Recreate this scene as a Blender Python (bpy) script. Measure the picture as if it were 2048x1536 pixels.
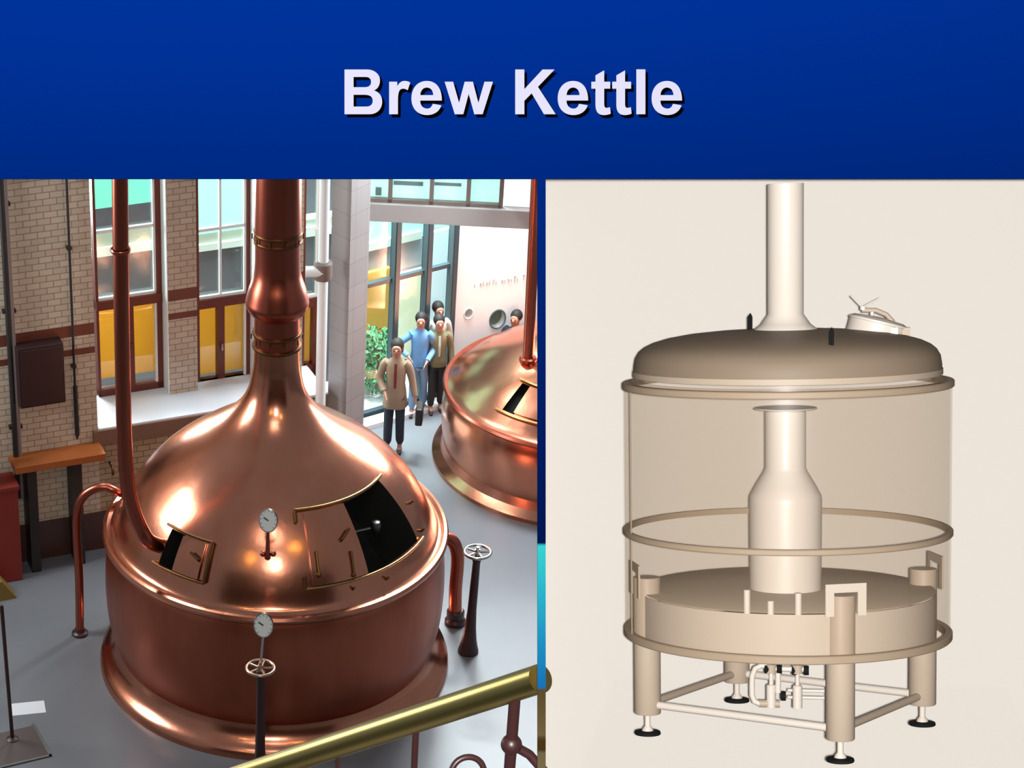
import bpy, bmesh, math, random
from mathutils import Vector, Matrix, Euler
random.seed(7)
S = bpy.context.scene
COL = S.collection
for o in list(bpy.data.objects): bpy.data.objects.remove(o)

# ------------------------------------------------------------------ camera
F_PX, PX0, PY0, PITCH, H = 4500.0, 480.0, 947.0, math.radians(30), 15.53
cam = bpy.data.cameras.new('camera'); camo = bpy.data.objects.new('camera', cam); COL.objects.link(camo)
cam.sensor_fit = 'HORIZONTAL'; cam.sensor_width = 36; cam.lens = F_PX/2048*36
cam.shift_x = (1024-PX0)/2048; cam.shift_y = (PY0-768)/2048
cam.clip_start = .05; cam.clip_end = 400
camo.location = (0, 0, H); camo.rotation_euler = (math.radians(90)-PITCH, 0, 0)
S.camera = camo
CP = Vector((0, 0, H))
FW = Vector((0, math.cos(PITCH), -math.sin(PITCH))); UP = Vector((0, math.sin(PITCH), math.cos(PITCH))); RT = Vector((1, 0, 0))

# ------------------------------------------------------------------ world, lights, exposure
S.view_settings.view_transform = 'Standard'; S.view_settings.look = 'None'
S.view_settings.exposure = 0; S.view_settings.gamma = 1; S.view_settings.use_curve_mapping = False
w = bpy.data.worlds.new('world'); S.world = w; w.use_nodes = True
w.node_tree.nodes['Background'].inputs[0].default_value = (.72, .80, .90, 1)
w.node_tree.nodes['Background'].inputs[1].default_value = .31

def area(name, loc, target, sx, sy, power, col=(1, 1, 1)):
    l = bpy.data.lights.new(name, 'AREA'); l.shape = 'RECTANGLE'; l.size = sx; l.size_y = sy
    l.energy = power; l.color = col
    o = bpy.data.objects.new(name, l); COL.objects.link(o); o.location = loc
    o.rotation_euler = (Vector(target)-Vector(loc)).to_track_quat('-Z', 'Y').to_euler()
    return o
def spot(name, loc, target, power, deg, blend, rad, col=(1, 1, 1)):
    l = bpy.data.lights.new(name, 'SPOT'); l.energy = power; l.spot_size = math.radians(deg); l.spot_blend = blend
    l.shadow_soft_size = rad; l.color = col
    o = bpy.data.objects.new(name, l); COL.objects.link(o); o.location = loc
    o.rotation_euler = (Vector(target)-Vector(loc)).to_track_quat('-Z', 'Y').to_euler()
    return o

def ray(px, py): return FW + RT*((px-PX0)/F_PX) - UP*((py-PY0)/F_PX)
# added unseen spot just behind the camera, lighting board and display case
spot('camera_fill_spot', CP-FW*.06, CP+ray(1024, 900)*5, 3300, 46, .25, .01, (1, .985, .96))
# daylight: windows on the left, added fill panel over the visitors, glass front at the back right
area('window_daylight_left', (-6.4, 22.6, 5.6), (-.5, 21.9, 2.6), 2.4, 2.6, 420, (.95, .98, 1))
area('window_daylight_behind_pier', (-3.3, 28.2, 4.0), (-.5, 22.5, 3.0), 1.7, 1.6, 420, (.93, .98, 1))
area('visitor_fill_panel', (3.4, 28.6, 9.6), (3.0, 28.0, 0), 3.4, 1.6, 1600, (.84, .95, 1))  # added overhead panel, brightens the floor around the visitors
area('wall_fill_strip', (3.3, 28.25, 4.3), (3.7, 29.7, 1.2), 3.0, .25, 38, (.74, .93, 1))  # added strip hidden behind the beam, brightens the white wall
area('glass_front_daylight', (4.4, 26.2, 4.7), (1.3, 22.5, 3.0), 1.3, 2.0, 260, (.95, .98, 1))
area('hall_fill', (-1, 9.5, 17.5), (0, 26, 1), 5, 2, 260, (1, .93, .85))
area('rail_highlight_panel', (-4.3, 8.8, 11.8), (.3, 4.8, 12), 2.2, 1.3, 75, (1, 1, .93))  # added panel out of view, puts the highlight on the brass handrail
area('courtyard_daylight_left', (-2.6, 27.9, 10.5), (-2.2, 27.9, 0), 5.5, 1.6, 520, (.93, 1, .98))
area('courtyard_daylight_back', (2.2, 29.3, 7.2), (2.6, 30.4, 1.2), 2.6, .6, 1700, (.9, 1, 1))
for i, (x, y, z) in enumerate(((-3.2, 12, 9.0), (2.7, 14, 9.5))):
    p = bpy.data.lights.new('hall_pendant_lamp', 'POINT'); p.energy = 110; p.color = (1, .72, .16); p.shadow_soft_size = .16
    o = bpy.data.objects.new('hall_pendant_lamp', p); COL.objects.link(o); o.location = (x, y, z)

# ------------------------------------------------------------------ pixel helpers (surveying points of the photo onto real planes)
def on_floor(px, py, z=0.0):
    d = ray(px, py); return CP + d*((z-H)/d.z)
def on_y(px, py, Y):
    d = ray(px, py); return CP + d*(Y/d.y)
def depth(P): return (Vector(P)-CP).dot(FW)
def scale_at(P): return F_PX/depth(P)     # px per metre
class Frame:
    def __init__(s, o, yaw): s.o = Vector(o); s.yaw = yaw; s.t = Vector((math.cos(yaw), math.sin(yaw), 0)); s.n = Vector((-math.sin(yaw), math.cos(yaw), 0))
    def hit(s, px, py, d=0.0):           # -> (u, z) on the vertical plane at depth d behind the frame
        r = ray(px, py); k = (s.o + s.n*d - CP).dot(s.n)/r.dot(s.n); P = CP + r*k
        return (P-s.o).dot(s.t), P.z
    def w(s, u, d, z): return s.o + s.t*u + s.n*d + Vector((0, 0, z))
def frame_px(a, b):
    A, B = on_floor(*a), on_floor(*b); return Frame(A, math.atan2(B.y-A.y, B.x-A.x))

# ------------------------------------------------------------------ materials
def lin(c):
    return tuple((v/255/12.92 if v/255 <= .04045 else ((v/255+.055)/1.055)**2.4) for v in c)
def mat(name, rgb, rough=.6, metal=0., srgb=True, noise=0., nscale=6., spec=.5, alpha=None, emit=None, es=0., bump=0., bscale=30., coat=0.):
    m = bpy.data.materials.new(name); m.use_nodes = True; nt = m.node_tree; b = nt.nodes['Principled BSDF']
    c = lin(rgb) if srgb else rgb
    b.inputs['Base Color'].default_value = (*c, 1); b.inputs['Roughness'].default_value = rough; b.inputs['Metallic'].default_value = metal
    b.inputs['Specular IOR Level'].default_value = spec; b.inputs['Coat Weight'].default_value = coat
    if emit: b.inputs['Emission Color'].default_value = (*lin(emit), 1); b.inputs['Emission Strength'].default_value = es
    tc = nt.nodes.new('ShaderNodeTexCoord')
    if noise:
        n = nt.nodes.new('ShaderNodeTexNoise'); n.inputs['Scale'].default_value = nscale; n.inputs['Detail'].default_value = 4
        nt.links.new(tc.outputs['Object'], n.inputs['Vector'])
        mx = nt.nodes.new('ShaderNodeMix'); mx.data_type = 'RGBA'
        mx.inputs[6].default_value = (*[v*(1-noise) for v in c], 1); mx.inputs[7].default_value = (*[min(1, v*(1+noise)) for v in c], 1)
        nt.links.new(n.outputs['Fac'], mx.inputs[0]); nt.links.new(mx.outputs[2], b.inputs['Base Color'])
    if bump:
        n2 = nt.nodes.new('ShaderNodeTexNoise'); n2.inputs['Scale'].default_value = bscale
        nt.links.new(tc.outputs['Object'], n2.inputs['Vector'])
        bp = nt.nodes.new('ShaderNodeBump'); bp.inputs['Strength'].default_value = bump; bp.inputs['Distance'].default_value = .05
        nt.links.new(n2.outputs['Fac'], bp.inputs['Height']); nt.links.new(bp.outputs['Normal'], b.inputs['Normal'])
    return m
def brick_mat(name, c1, c2, mortar, bw=.17, bh=.083, msize=.007, bands=(), bandcol=(96, 48, 34), rough=.45):
    m = mat(name, c1, rough); nt = m.node_tree; b = nt.nodes['Principled BSDF']
    tc = nt.nodes['Texture Coordinate'] if 'Texture Coordinate' in nt.nodes else nt.nodes.new('ShaderNodeTexCoord')
    sp = nt.nodes.new('ShaderNodeSeparateXYZ'); nt.links.new(tc.outputs['Object'], sp.inputs[0])
    ad = nt.nodes.new('ShaderNodeMath'); ad.operation = 'ADD'; nt.links.new(sp.outputs[0], ad.inputs[0]); nt.links.new(sp.outputs[1], ad.inputs[1])
    cb = nt.nodes.new('ShaderNodeCombineXYZ'); nt.links.new(ad.outputs[0], cb.inputs[0]); nt.links.new(sp.outputs[2], cb.inputs[1])
    br = nt.nodes.new('ShaderNodeTexBrick'); br.inputs['Scale'].default_value = 1
    br.inputs['Brick Width'].default_value = bw; br.inputs['Row Height'].default_value = bh; br.inputs['Mortar Size'].default_value = msize
    br.inputs['Mortar Smooth'].default_value = .3
    br.inputs['Color1'].default_value = (*lin(c1), 1); br.inputs['Color2'].default_value = (*lin(c2), 1); br.inputs['Mortar'].default_value = (*lin(mortar), 1)
    nt.links.new(cb.outputs[0], br.inputs['Vector']); last = br.outputs['Color']
    for z0, z1 in bands:
        g = nt.nodes.new('ShaderNodeMath'); g.operation = 'GREATER_THAN'; g.inputs[1].default_value = z0; nt.links.new(sp.outputs[2], g.inputs[0])
        l = nt.nodes.new('ShaderNodeMath'); l.operation = 'LESS_THAN'; l.inputs[1].default_value = z1; nt.links.new(sp.outputs[2], l.inputs[0])
        mu = nt.nodes.new('ShaderNodeMath'); mu.operation = 'MULTIPLY'; nt.links.new(g.outputs[0], mu.inputs[0]); nt.links.new(l.outputs[0], mu.inputs[1])
        mx = nt.nodes.new('ShaderNodeMix'); mx.data_type = 'RGBA'; nt.links.new(mu.outputs[0], mx.inputs[0]); nt.links.new(last, mx.inputs[6])
        mx.inputs[7].default_value = (*lin(bandcol), 1); last = mx.outputs[2]
    nt.links.new(last, b.inputs['Base Color'])
    bp = nt.nodes.new('ShaderNodeBump'); bp.inputs['Strength'].default_value = .3; bp.inputs['Distance'].default_value = .01; bp.invert = True
    nt.links.new(br.outputs['Fac'], bp.inputs['Height']); nt.links.new(bp.outputs['Normal'], b.inputs['Normal'])
    return m
def glass_mat(name, tint, gloss=.08, rough=.02, body=0., bodycol=(200, 190, 175)):
    m = bpy.data.materials.new(name); m.use_nodes = True; nt = m.node_tree; nt.nodes.remove(nt.nodes['Principled BSDF'])
    out = nt.nodes['Material Output']
    t = nt.nodes.new('ShaderNodeBsdfTransparent'); t.inputs[0].default_value = (*tint, 1)
    g = nt.nodes.new('ShaderNodeBsdfGlossy'); g.inputs['Roughness'].default_value = rough
    mx = nt.nodes.new('ShaderNodeMixShader'); mx.inputs[0].default_value = gloss
    nt.links.new(t.outputs[0], mx.inputs[1]); nt.links.new(g.outputs[0], mx.inputs[2]); last = mx.outputs[0]
    if body:
        d = nt.nodes.new('ShaderNodeBsdfDiffuse'); d.inputs[0].default_value = (*lin(bodycol), 1)
        m2 = nt.nodes.new('ShaderNodeMixShader'); m2.inputs[0].default_value = body
        nt.links.new(last, m2.inputs[1]); nt.links.new(d.outputs[0], m2.inputs[2]); last = m2.outputs[0]
    nt.links.new(last, out.inputs[0]); return m
M = {}
def copper(name, c1, c2, rough, bump=.04):
    m = mat(name, c1, rough, 1., noise=0, bump=bump, bscale=5.)
    nt = m.node_tree; b = nt.nodes['Principled BSDF']; tc = [n for n in nt.nodes if n.type == 'TEX_COORD'][0]
    mp = nt.nodes.new('ShaderNodeMapping'); mp.inputs['Scale'].default_value = (1.6, 1.6, .35); nt.links.new(tc.outputs['Object'], mp.inputs[0])
    n = nt.nodes.new('ShaderNodeTexNoise'); n.inputs['Scale'].default_value = 2.2; n.inputs['Detail'].default_value = 6; nt.links.new(mp.outputs[0], n.inputs['Vector'])
    mx = nt.nodes.new('ShaderNodeMix'); mx.data_type = 'RGBA'; mx.inputs[6].default_value = (*lin(c1), 1); mx.inputs[7].default_value = (*lin(c2), 1)
    nt.links.new(n.outputs['Fac'], mx.inputs[0]); nt.links.new(mx.outputs[2], b.inputs['Base Color'])
    return m
M['copper'] = copper('polished_copper', (214, 146, 120), (196, 122, 92), .22)
M['copper_drum'] = copper('brushed_copper', (200, 116, 90), (164, 86, 62), .34)
M['copper_pipe'] = copper('pipe_copper', (184, 104, 84), (158, 78, 60), .3, 0)
M['brass'] = mat('brass', (172, 138, 84), .3, 1.)
M['rail_brass'] = mat('rail_brass', (176, 158, 96), .3, 1., bump=.02, bscale=3)
M['old_brass'] = mat('aged_brass', (112, 80, 48), .42, 1.)
M['dark_iron'] = mat('dark_painted_iron', (52, 26, 26), .4)
M['black_iron'] = mat('black_iron', (30, 27, 27), .5)
M['chrome'] = mat('chrome', (205, 200, 195), .18, 1.)
M['dial'] = mat('dial_white', (225, 228, 225), .35)
M['black'] = mat('interior_shade_black', (6, 6, 6), .9)  # near-black colour paints in the shade inside the kettle hatches
M['steel'] = mat('dull_steel', (120, 120, 120), .4, 1.)
M['floor'] = mat('polished_grey_floor', (103, 106, 111), .36, noise=.16, nscale=.9, spec=.35)
M['plinth'] = mat('brown_glazed_plinth', (66, 42, 36), .3)
M['frame_red'] = mat('dark_red_wood', (98, 40, 28), .45, noise=.2, nscale=4)
M['beam_brown'] = mat('brown_sill_beam', (112, 84, 68), .5, noise=.1)
M['white_sill'] = mat('white_glazed_sill', (222, 226, 235), .2)
M['white'] = mat('white_plaster', (238, 242, 245), .7)
M['white_paint'] = mat('white_paint', (225, 232, 232), .5)
M['grey_beam'] = mat('grey_concrete', (176, 172, 172), .7, noise=.05)
M['yellow'] = mat('yellow_blind', (228, 186, 92), .8, noise=.08, nscale=1.2)
_nt = M['yellow'].node_tree; _tr = _nt.nodes.new('ShaderNodeBsdfTranslucent'); _tr.inputs[0].default_value = (*lin((228, 186, 92)), 1)
_mx = _nt.nodes.new('ShaderNodeMixShader'); _mx.inputs[0].default_value = .5
_nt.links.new(_nt.nodes['Principled BSDF'].outputs[0], _mx.inputs[1]); _nt.links.new(_tr.outputs[0], _mx.inputs[2]); _nt.links.new(_mx.outputs[0], _nt.nodes['Material Output'].inputs[0])
M['mull'] = mat('grey_mullion', (92, 110, 118), .4)
M['cabinet'] = mat('dark_brown_cabinet', (38, 16, 16), .5)
M['bench_wood'] = mat('orange_brown_wood', (150, 82, 36), .45, noise=.25, nscale=3)
M['red_paint'] = mat('dark_red_paint', (120, 34, 24), .5, noise=.2, nscale=3)
M['pipe_grey'] = mat('painted_pipe_grey', (118, 104, 100), .5)
M['glass'] = glass_mat('window_glass', (.90, .96, .95), .06)
M['skin'] = mat('skin', (176, 124, 104), .6)
M['hair'] = mat('dark_hair', (30, 22, 22), .7)
M['eye'] = mat('eye_dark', (25, 20, 20), .3)

# ------------------------------------------------------------------ mesh helpers
class MB:
    def __init__(s): s.v = []; s.f = []
    def add(s, vs, fs):
        k = len(s.v); s.v += [Vector(v) for v in vs]; s.f += [tuple(i+k for i in f) for f in fs]; return s
    def box(s, x0, x1, y0, y1, z0, z1):
        return s.add([(x0,y0,z0),(x1,y0,z0),(x1,y1,z0),(x0,y1,z0),(x0,y0,z1),(x1,y0,z1),(x1,y1,z1),(x0,y1,z1)],
                     [(0,3,2,1),(4,5,6,7),(0,1,5,4),(1,2,6,5),(2,3,7,6),(3,0,4,7)])
    def lathe(s, prof, c=(0,0,0), seg=48, axis=None, caps=True):
        c = Vector(c); q = Vector((0,0,1)).rotation_difference(Vector(axis).normalized()) if axis is not None else None
        vs = []
        for r, z in prof:
            for i in range(seg):
                a = 2*math.pi*i/seg; v = Vector((r*math.cos(a), r*math.sin(a), z))
                if q: v = q @ v
                vs.append(v+c)
        fs = []
        for j in range(len(prof)-1):
            for i in range(seg):
                i2 = (i+1) % seg; fs.append((j*seg+i, j*seg+i2, (j+1)*seg+i2, (j+1)*seg+i))
        if caps:
            fs.append(tuple(reversed(range(seg)))); n = (len(prof)-1)*seg; fs.append(tuple(n+i for i in range(seg)))
        return s.add(vs, fs)
    def tube(s, pts, r, seg=14, caps=True, closed=False):
        pts = [Vector(p) for p in pts]; n = len(pts); rs = r if isinstance(r, (list, tuple)) else [r]*n
        T = []
        for i in range(n):
            if closed: a, b = pts[(i-1) % n], pts[(i+1) % n]
            else: a, b = pts[max(0, i-1)], pts[min(n-1, i+1)]
            T.append((b-a).normalized())
        N = T[0].orthogonal().normalized(); vs = []
        for i in range(n):
            N = (N - T[i]*N.dot(T[i])).normalized(); B = T[i].cross(N)
            for k in range(seg):
                a = 2*math.pi*k/seg; vs.append(pts[i]+(N*math.cos(a)+B*math.sin(a))*rs[i])
        fs = []
        for i in range(n if closed else n-1):
            j = (i+1) % n
            for k in range(seg):
                k2 = (k+1) % seg; fs.append((i*seg+k, i*seg+k2, j*seg+k2, j*seg+k))
        if caps and not closed:
            fs.append(tuple(reversed(range(seg)))); fs.append(tuple((n-1)*seg+k for k in range(seg)))
        return s.add(vs, fs)
    def ring(s, c, R, r, axis=(0,0,1), n=32, seg=10):
        q = Vector((0,0,1)).rotation_difference(Vector(axis).normalized()); c = Vector(c)
        return s.tube([c + q @ Vector((R*math.cos(2*math.pi*i/n), R*math.sin(2*math.pi*i/n), 0)) for i in range(n)], r, seg, closed=True)
    def ball(s, c, r, n=12, sc=(1,1,1)):
        prof = [(r*math.sin(math.pi*j/n)+1e-5, -r*math.cos(math.pi*j/n)) for j in range(n+1)]
        k = len(s.v); s.lathe(prof, (0,0,0), 2*n, caps=False)
        for i in range(k, len(s.v)): v = s.v[i]; s.v[i] = Vector((v.x*sc[0], v.y*sc[1], v.z*sc[2]))+Vector(c)
        return s
    def build(s, name, m, parent=None, loc=(0,0,0), rot=(0,0,0), bevel=0, smooth=True, origin=None):
        me = bpy.data.meshes.new(name); vs = s.v
        if origin is not None: vs = [v-Vector(origin) for v in vs]; loc = origin
        me.from_pydata([tuple(v) for v in vs], [], s.f); me.materials.append(m)
        bm = bmesh.new(); bm.from_mesh(me); bmesh.ops.recalc_face_normals(bm, faces=bm.faces); bm.to_mesh(me); bm.free()
        if smooth:
            for p in me.polygons: p.use_smooth = True
            me.set_sharp_from_angle(angle=math.radians(38))
        o = bpy.data.objects.new(name, me); COL.objects.link(o); o.location = loc; o.rotation_euler = rot
        if parent: o.parent = parent
        if bevel:
            b = o.modifiers.new('bevel', 'BEVEL'); b.width = bevel; b.segments = 2; b.limit_method = 'ANGLE'
        return o
def thing(name, label, cat, loc=(0,0,0), rotz=0, group=None, rot=None):
    o = bpy.data.objects.new(name, None); COL.objects.link(o); o.empty_display_size = .1
    o.location = loc; o.rotation_euler = rot if rot else (0, 0, rotz); o['label'] = label; o['category'] = cat
    if group: o['group'] = group
    return o
def tag(o, label, cat, group=None):
    o['label'] = label; o['category'] = cat
    if group: o['group'] = group
    return o
def struct(o, label, cat='wall'):
    o['kind'] = 'structure'; o['label'] = label; o['category'] = cat; return o
def bez(p0, p1, p2, p3, n=10):
    return [((1-t)**3*p0[0]+3*(1-t)**2*t*p1[0]+3*(1-t)*t*t*p2[0]+t**3*p3[0], (1-t)**3*p0[1]+3*(1-t)**2*t*p1[1]+3*(1-t)*t*t*p2[1]+t**3*p3[1]) for t in [i/n for i in range(1, n+1)]]
def path(cmds):
    out = []
    for c in cmds:
        if len(c) == 2: out.append(c)
        else: out += bez(out[-1], (c[0],c[1]), (c[2],c[3]), (c[4],c[5]))
    return out
def plate(name, loops, thick, m, parent=None, loc=(0,0,0), rot=(0,0,0)):
    """flat shape with holes in local x/z, thickness along local y (0..thick)"""
    cu = bpy.data.curves.new(name, 'CURVE'); cu.dimensions = '2D'; cu.fill_mode = 'BOTH'; cu.extrude = thick/2
    for L in loops:
        s = cu.splines.new('POLY'); s.points.add(len(L)-1); s.use_cyclic_u = True
        for i, (x, z) in enumerate(L): s.points[i].co = (x, z, 0, 1)
    tmp = bpy.data.objects.new('tmp', cu); COL.objects.link(tmp)
    dg = bpy.context.evaluated_depsgraph_get(); me = bpy.data.meshes.new_from_object(tmp.evaluated_get(dg)); me.name = name
    bpy.data.objects.remove(tmp); bpy.data.curves.remove(cu)
    me.transform(Matrix.Rotation(math.radians(90), 4, 'X')); me.transform(Matrix.Translation((0, thick/2, 0)))
    me.materials.clear(); me.materials.append(m)
    o = bpy.data.objects.new(name, me); COL.objects.link(o); o.location = loc; o.rotation_euler = rot
    if parent: o.parent = parent
    return o

# =================================================================== DISPLAY BOARD (the blue slide board)
ZB = 5.0
BO = CP + FW*ZB; BROT = (-PITCH, 0, 0)
def bx(px): return (px-PX0)/F_PX*ZB
def bz(py): return -(py-PY0)/F_PX*ZB
KB = 3.2      # brightness of a white diffuse surface at the board under the added camera spot
def plin(c, k): return tuple(v/k for v in lin(c))
m = mat('printed_blue_board', (0, 40, 140), .9, spec=0); M['board'] = m
nt = m.node_tree; b = nt.nodes['Principled BSDF']; tc = [n for n in nt.nodes if n.type == 'TEX_COORD'][0]
sp = nt.nodes.new('ShaderNodeSeparateXYZ'); nt.links.new(tc.outputs['Object'], sp.inputs[0])
mr = nt.nodes.new('ShaderNodeMapRange'); mr.inputs['From Min'].default_value = bz(1536); mr.inputs['From Max'].default_value = bz(0)
nt.links.new(sp.outputs[2], mr.inputs['Value'])
cr = nt.nodes.new('ShaderNodeValToRGB'); nt.links.new(mr.outputs[0], cr.inputs[0]); e = cr.color_ramp.elements
stops = [(0, (0, 51, 155)), (200, (0, 46, 143)), (358, (0, 41, 128)), (700, (0, 32, 104)), (1090, (0, 21, 76)), (1092, (54, 206, 206)), (1180, (44, 178, 200)),
         (1290, (28, 140, 190)), (1376, (22, 112, 180)), (1379, (88, 74, 46)), (1425, (100, 84, 54)), (1470, (112, 96, 66)), (1478, (72, 54, 24)), (1500, (72, 54, 24)), (1502, (112, 98, 68)), (1536, (118, 104, 74))]
pos = sorted([(1-y/1536, c) for y, c in stops])
e[0].position = pos[0][0]; e[0].color = (*plin(pos[0][1], KB), 1); e[1].position = pos[-1][0]; e[1].color = (*plin(pos[-1][1], KB), 1)
for p_, c_ in pos[1:-1]:
    el = e.new(p_); el.color = (*plin(c_, KB), 1)
nt.links.new(cr.outputs[0], b.inputs['Base Color'])
R4 = lambda x0, x1, y0, y1: [(bx(x0), bz(y0)), (bx(x1), bz(y0)), (bx(x1), bz(y1)), (bx(x0), bz(y1))]
board = plate('wall_front', [R4(-900, 2900, -650, 1760), R4(-150, 1075, 358, 1640), R4(1091.5, 2180, 358, 1640)], .005, m, loc=BO, rot=BROT)
struct(board, 'blue display board with two picture openings under the title', 'display board')
# title letters
def z1(L, ox=680, oy=120, dx=0): return [tuple(((v/10.24+(ox+dx if i % 2 == 0 else oy))) for i, v in enumerate(c)) for c in L]
E_O = [(648,838),(650,580,530,437,340,437),(160,437,25,570,25,795),(25,1000,150,1135,345,1135),(490,1135,600,1060,637,935),(462,905),(440,975,400,1003,350,1003),(270,1003,205,945,205,838)]
E_H = [(207,727),(210,640,260,572,340,572),(420,572,470,635,472,727)]
T_O = [(123,453),(207,453),(207,323),(385,220),(385,453),(508,453),(508,595),(385,595),(385,920),(388,970,405,990,440,988),(460,988,480,982,502,972),(520,1105),(480,1125,430,1135,375,1135),(260,1133,207,1060,207,920),(207,595),(123,595)]
GL = [
 [z1([(90,203),(560,203),(700,205,820,300,815,430),(812,530,770,600,690,632),(800,660,860,750,860,860),(860,1010,760,1118,600,1118),(90,1118)]),
  z1([(275,355),(520,355),(600,355,635,400,633,460),(630,530,590,562,510,565),(275,565)]),
  z1([(275,720),(500,720),(610,720,667,760,667,845),(665,920,620,962,530,962),(275,962)])],
 [z1([(1003,453),(1168,453),(1168,545),(1210,470,1260,437,1320,437),(1370,437,1410,455,1435,470),(1383,627),(1350,605,1320,595,1290,595),(1210,595,1183,660,1183,850),(1183,1118),(1003,1118)])],
 [z1(E_O, 820), z1(E_H, 820)],
 [z1([(705,453),(878,453),(1000,885),(1115,453),(1283,453),(1395,885),(1520,453),(1693,453),(1483,1118),(1312,1118),(1197,700),(1087,1118),(913,1118)], 820)],
 [z1([(203,203),(390,203),(390,605),(762,203),(1008,203),(668,558),(1032,1118),(792,1118),(540,690),(390,843),(390,1118),(203,1118)], 1010)],
 [z1(E_O, 820, 120, 292.3), z1(E_H, 820, 120, 292.3)],
 [z1(T_O, 1170)], [z1(T_O, 1170, 120, 41.7)],
 [z1([(1043,200),(1228,200),(1228,1118),(1043,1118)], 1170)],
 [z1(E_O, 820, 120, 479.9), z1(E_H, 820, 120, 479.9)]]
M['letter'] = mat('pale_lavender_letters', (0, 0, 0), .9, spec=0); M['letter'].node_tree.nodes['Principled BSDF'].inputs['Base Color'].default_value = (*plin((229, 227, 253), KB), 1)
M['letter_black'] = mat('black_letter_backing', (1, 1, 1), .95, spec=0)
sign_o = BO + RT*bx(1024) + UP*bz(190) - FW*.004
sign = thing('title_lettering', 'pale lavender title letters with black drop shadows on the blue board', 'lettering', sign_o, rot=BROT)
for G in GL:
    for nm, off, mm, y0, th in (('letter', 0, M['letter'], -.0012, .0012), ('letter_shadow', 5.7, M['letter_black'], .0012, .0022)):
        loops = [[(bx(x+off)-bx(1024), bz(y+off)-bz(190)) for x, y in path(L)] for L in G]
        o = plate(nm, loops, th, mm, sign, loc=(0, y0, 0))

# =================================================================== DISPLAY CASE + MODEL KETTLE (right picture)
VC = (1571, 1000)
vray = ray(*VC).normalized()
case_d = 8.4
def case_pt(px, py, back):
    r = ray(px, py)
    if not back: return CP + r*(ZB+.006)
    return CP + r*(case_d/r.dot(vray))
M['case_beige'] = mat('warm_beige_card', (0, 0, 0), .95, spec=0); M['case_beige'].node_tree.nodes['Principled BSDF'].inputs['Base Color'].default_value = (.645, .612, .572, 1)
X0, X1, Y0, Y1 = 1087.5, 2240, 300, 1700
fr = [case_pt(x, y, 0) for x, y in ((X0,Y0),(X1,Y0),(X1,Y1),(X0,Y1))]; bk = [case_pt(x, y, 1) for x, y in ((X0,Y0),(X1,Y0),(X1,Y1),(X0,Y1))]
ctr = sum(bk, Vector())/4
case = thing('display_case', 'deep beige lined display case behind the right opening of the blue board', 'display case', bk[3])
def slab(quad, out, t): return MB().add(list(quad)+[q+out*t for q in quad], [(0,1,2,3),(7,6,5,4),(0,4,5,1),(1,5,6,2),(2,6,7,3),(3,7,4,0)])
def case_part(nm, quad, out, t=.004): o = slab(quad, out, t).build(nm, M['case_beige'], smooth=False); me = o.data; me.transform(Matrix.Translation(-bk[3])); o.parent = case
case_part('back_panel', bk, vray)
cc = (sum(fr, Vector())+sum(bk, Vector()))/8
for a, b_, nm in ((0, 1, 'top_panel'), (1, 2, 'side_panel'), (2, 3, 'bottom_panel'), (3, 0, 'side_panel')):
    q = [fr[a], fr[b_], bk[b_], bk[a]]; nn = (q[1]-q[0]).cross(q[3]-q[0]).normalized()
    if nn.dot(cc-q[0]) > 0: nn = -nn
    case_part(nm, q, nn)

EV = math.asin(.122)
d0 = vray; r0 = d0.cross(UP).normalized(); u0 = r0.cross(d0).normalized()
vu = (u0*math.cos(EV) - d0*math.sin(EV)).normalized(); vf = (d0*math.cos(EV) + u0*math.sin(EV)).normalized()   # up, forward(away)
VD = 6.15                                                       # distance of the axis from the viewer
VS = VD/F_PX*.945                                               # metres per photograph pixel, width
def vpt(px, py):                                                # point on the vessel axis plane -> local z
    r = ray(px, py); nrm = (vf); O = CP + vray*VD
    k = (O-CP).dot(nrm)/r.dot(nrm); P = CP + r*k
    return P
VO = CP + vray*VD
def vz(py, px=1571): return (vpt(px, py)-VO).dot(vu)
base_z = vz(1459)
VB = VO + vu*base_z
vm = Matrix((r0, vf, vu)).transposed().to_4x4(); vm.translation = VB
def vrot(): return vm.to_euler()
def hz(py): return vz(py)-base_z                                # height above the feet
ves = thing('model_kettle', 'beige cutaway model brew kettle on four legs with clear shell', 'model', VB, rot=vrot())
def tan(nm, c, rough=.5, spec=.35): 
    m = mat(nm, (0,0,0), rough, spec=spec); m.node_tree.nodes['Principled BSDF'].inputs['Base Color'].default_value = (*c, 1); return m
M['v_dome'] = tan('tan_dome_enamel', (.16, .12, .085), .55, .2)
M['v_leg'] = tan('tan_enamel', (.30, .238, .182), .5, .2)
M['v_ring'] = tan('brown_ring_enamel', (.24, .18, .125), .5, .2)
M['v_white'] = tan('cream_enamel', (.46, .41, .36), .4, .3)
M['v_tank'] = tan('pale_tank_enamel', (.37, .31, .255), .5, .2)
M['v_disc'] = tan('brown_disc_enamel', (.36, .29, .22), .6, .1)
M['v_black'] = tan('black_rubber', (.006, .006, .006), .8, .1)
M['v_shell'] = glass_mat('clear_tan_shell', (.965, .945, .92), .015, .25, .09, (160, 138, 116))
P = VS
def rr(px): return px*P
# chimney
cz = [hz(657), hz(628), hz(367)]
MB().lathe([(rr(63), hz(660)), (rr(62), cz[0]), (rr(50), hz(648)), (rr(36), cz[1]), (rr(36), cz[2]), (rr(33), cz[2]), (rr(33), cz[1]+.01)], seg=64, caps=False).build('chimney', M['v_white'], ves)
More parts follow.
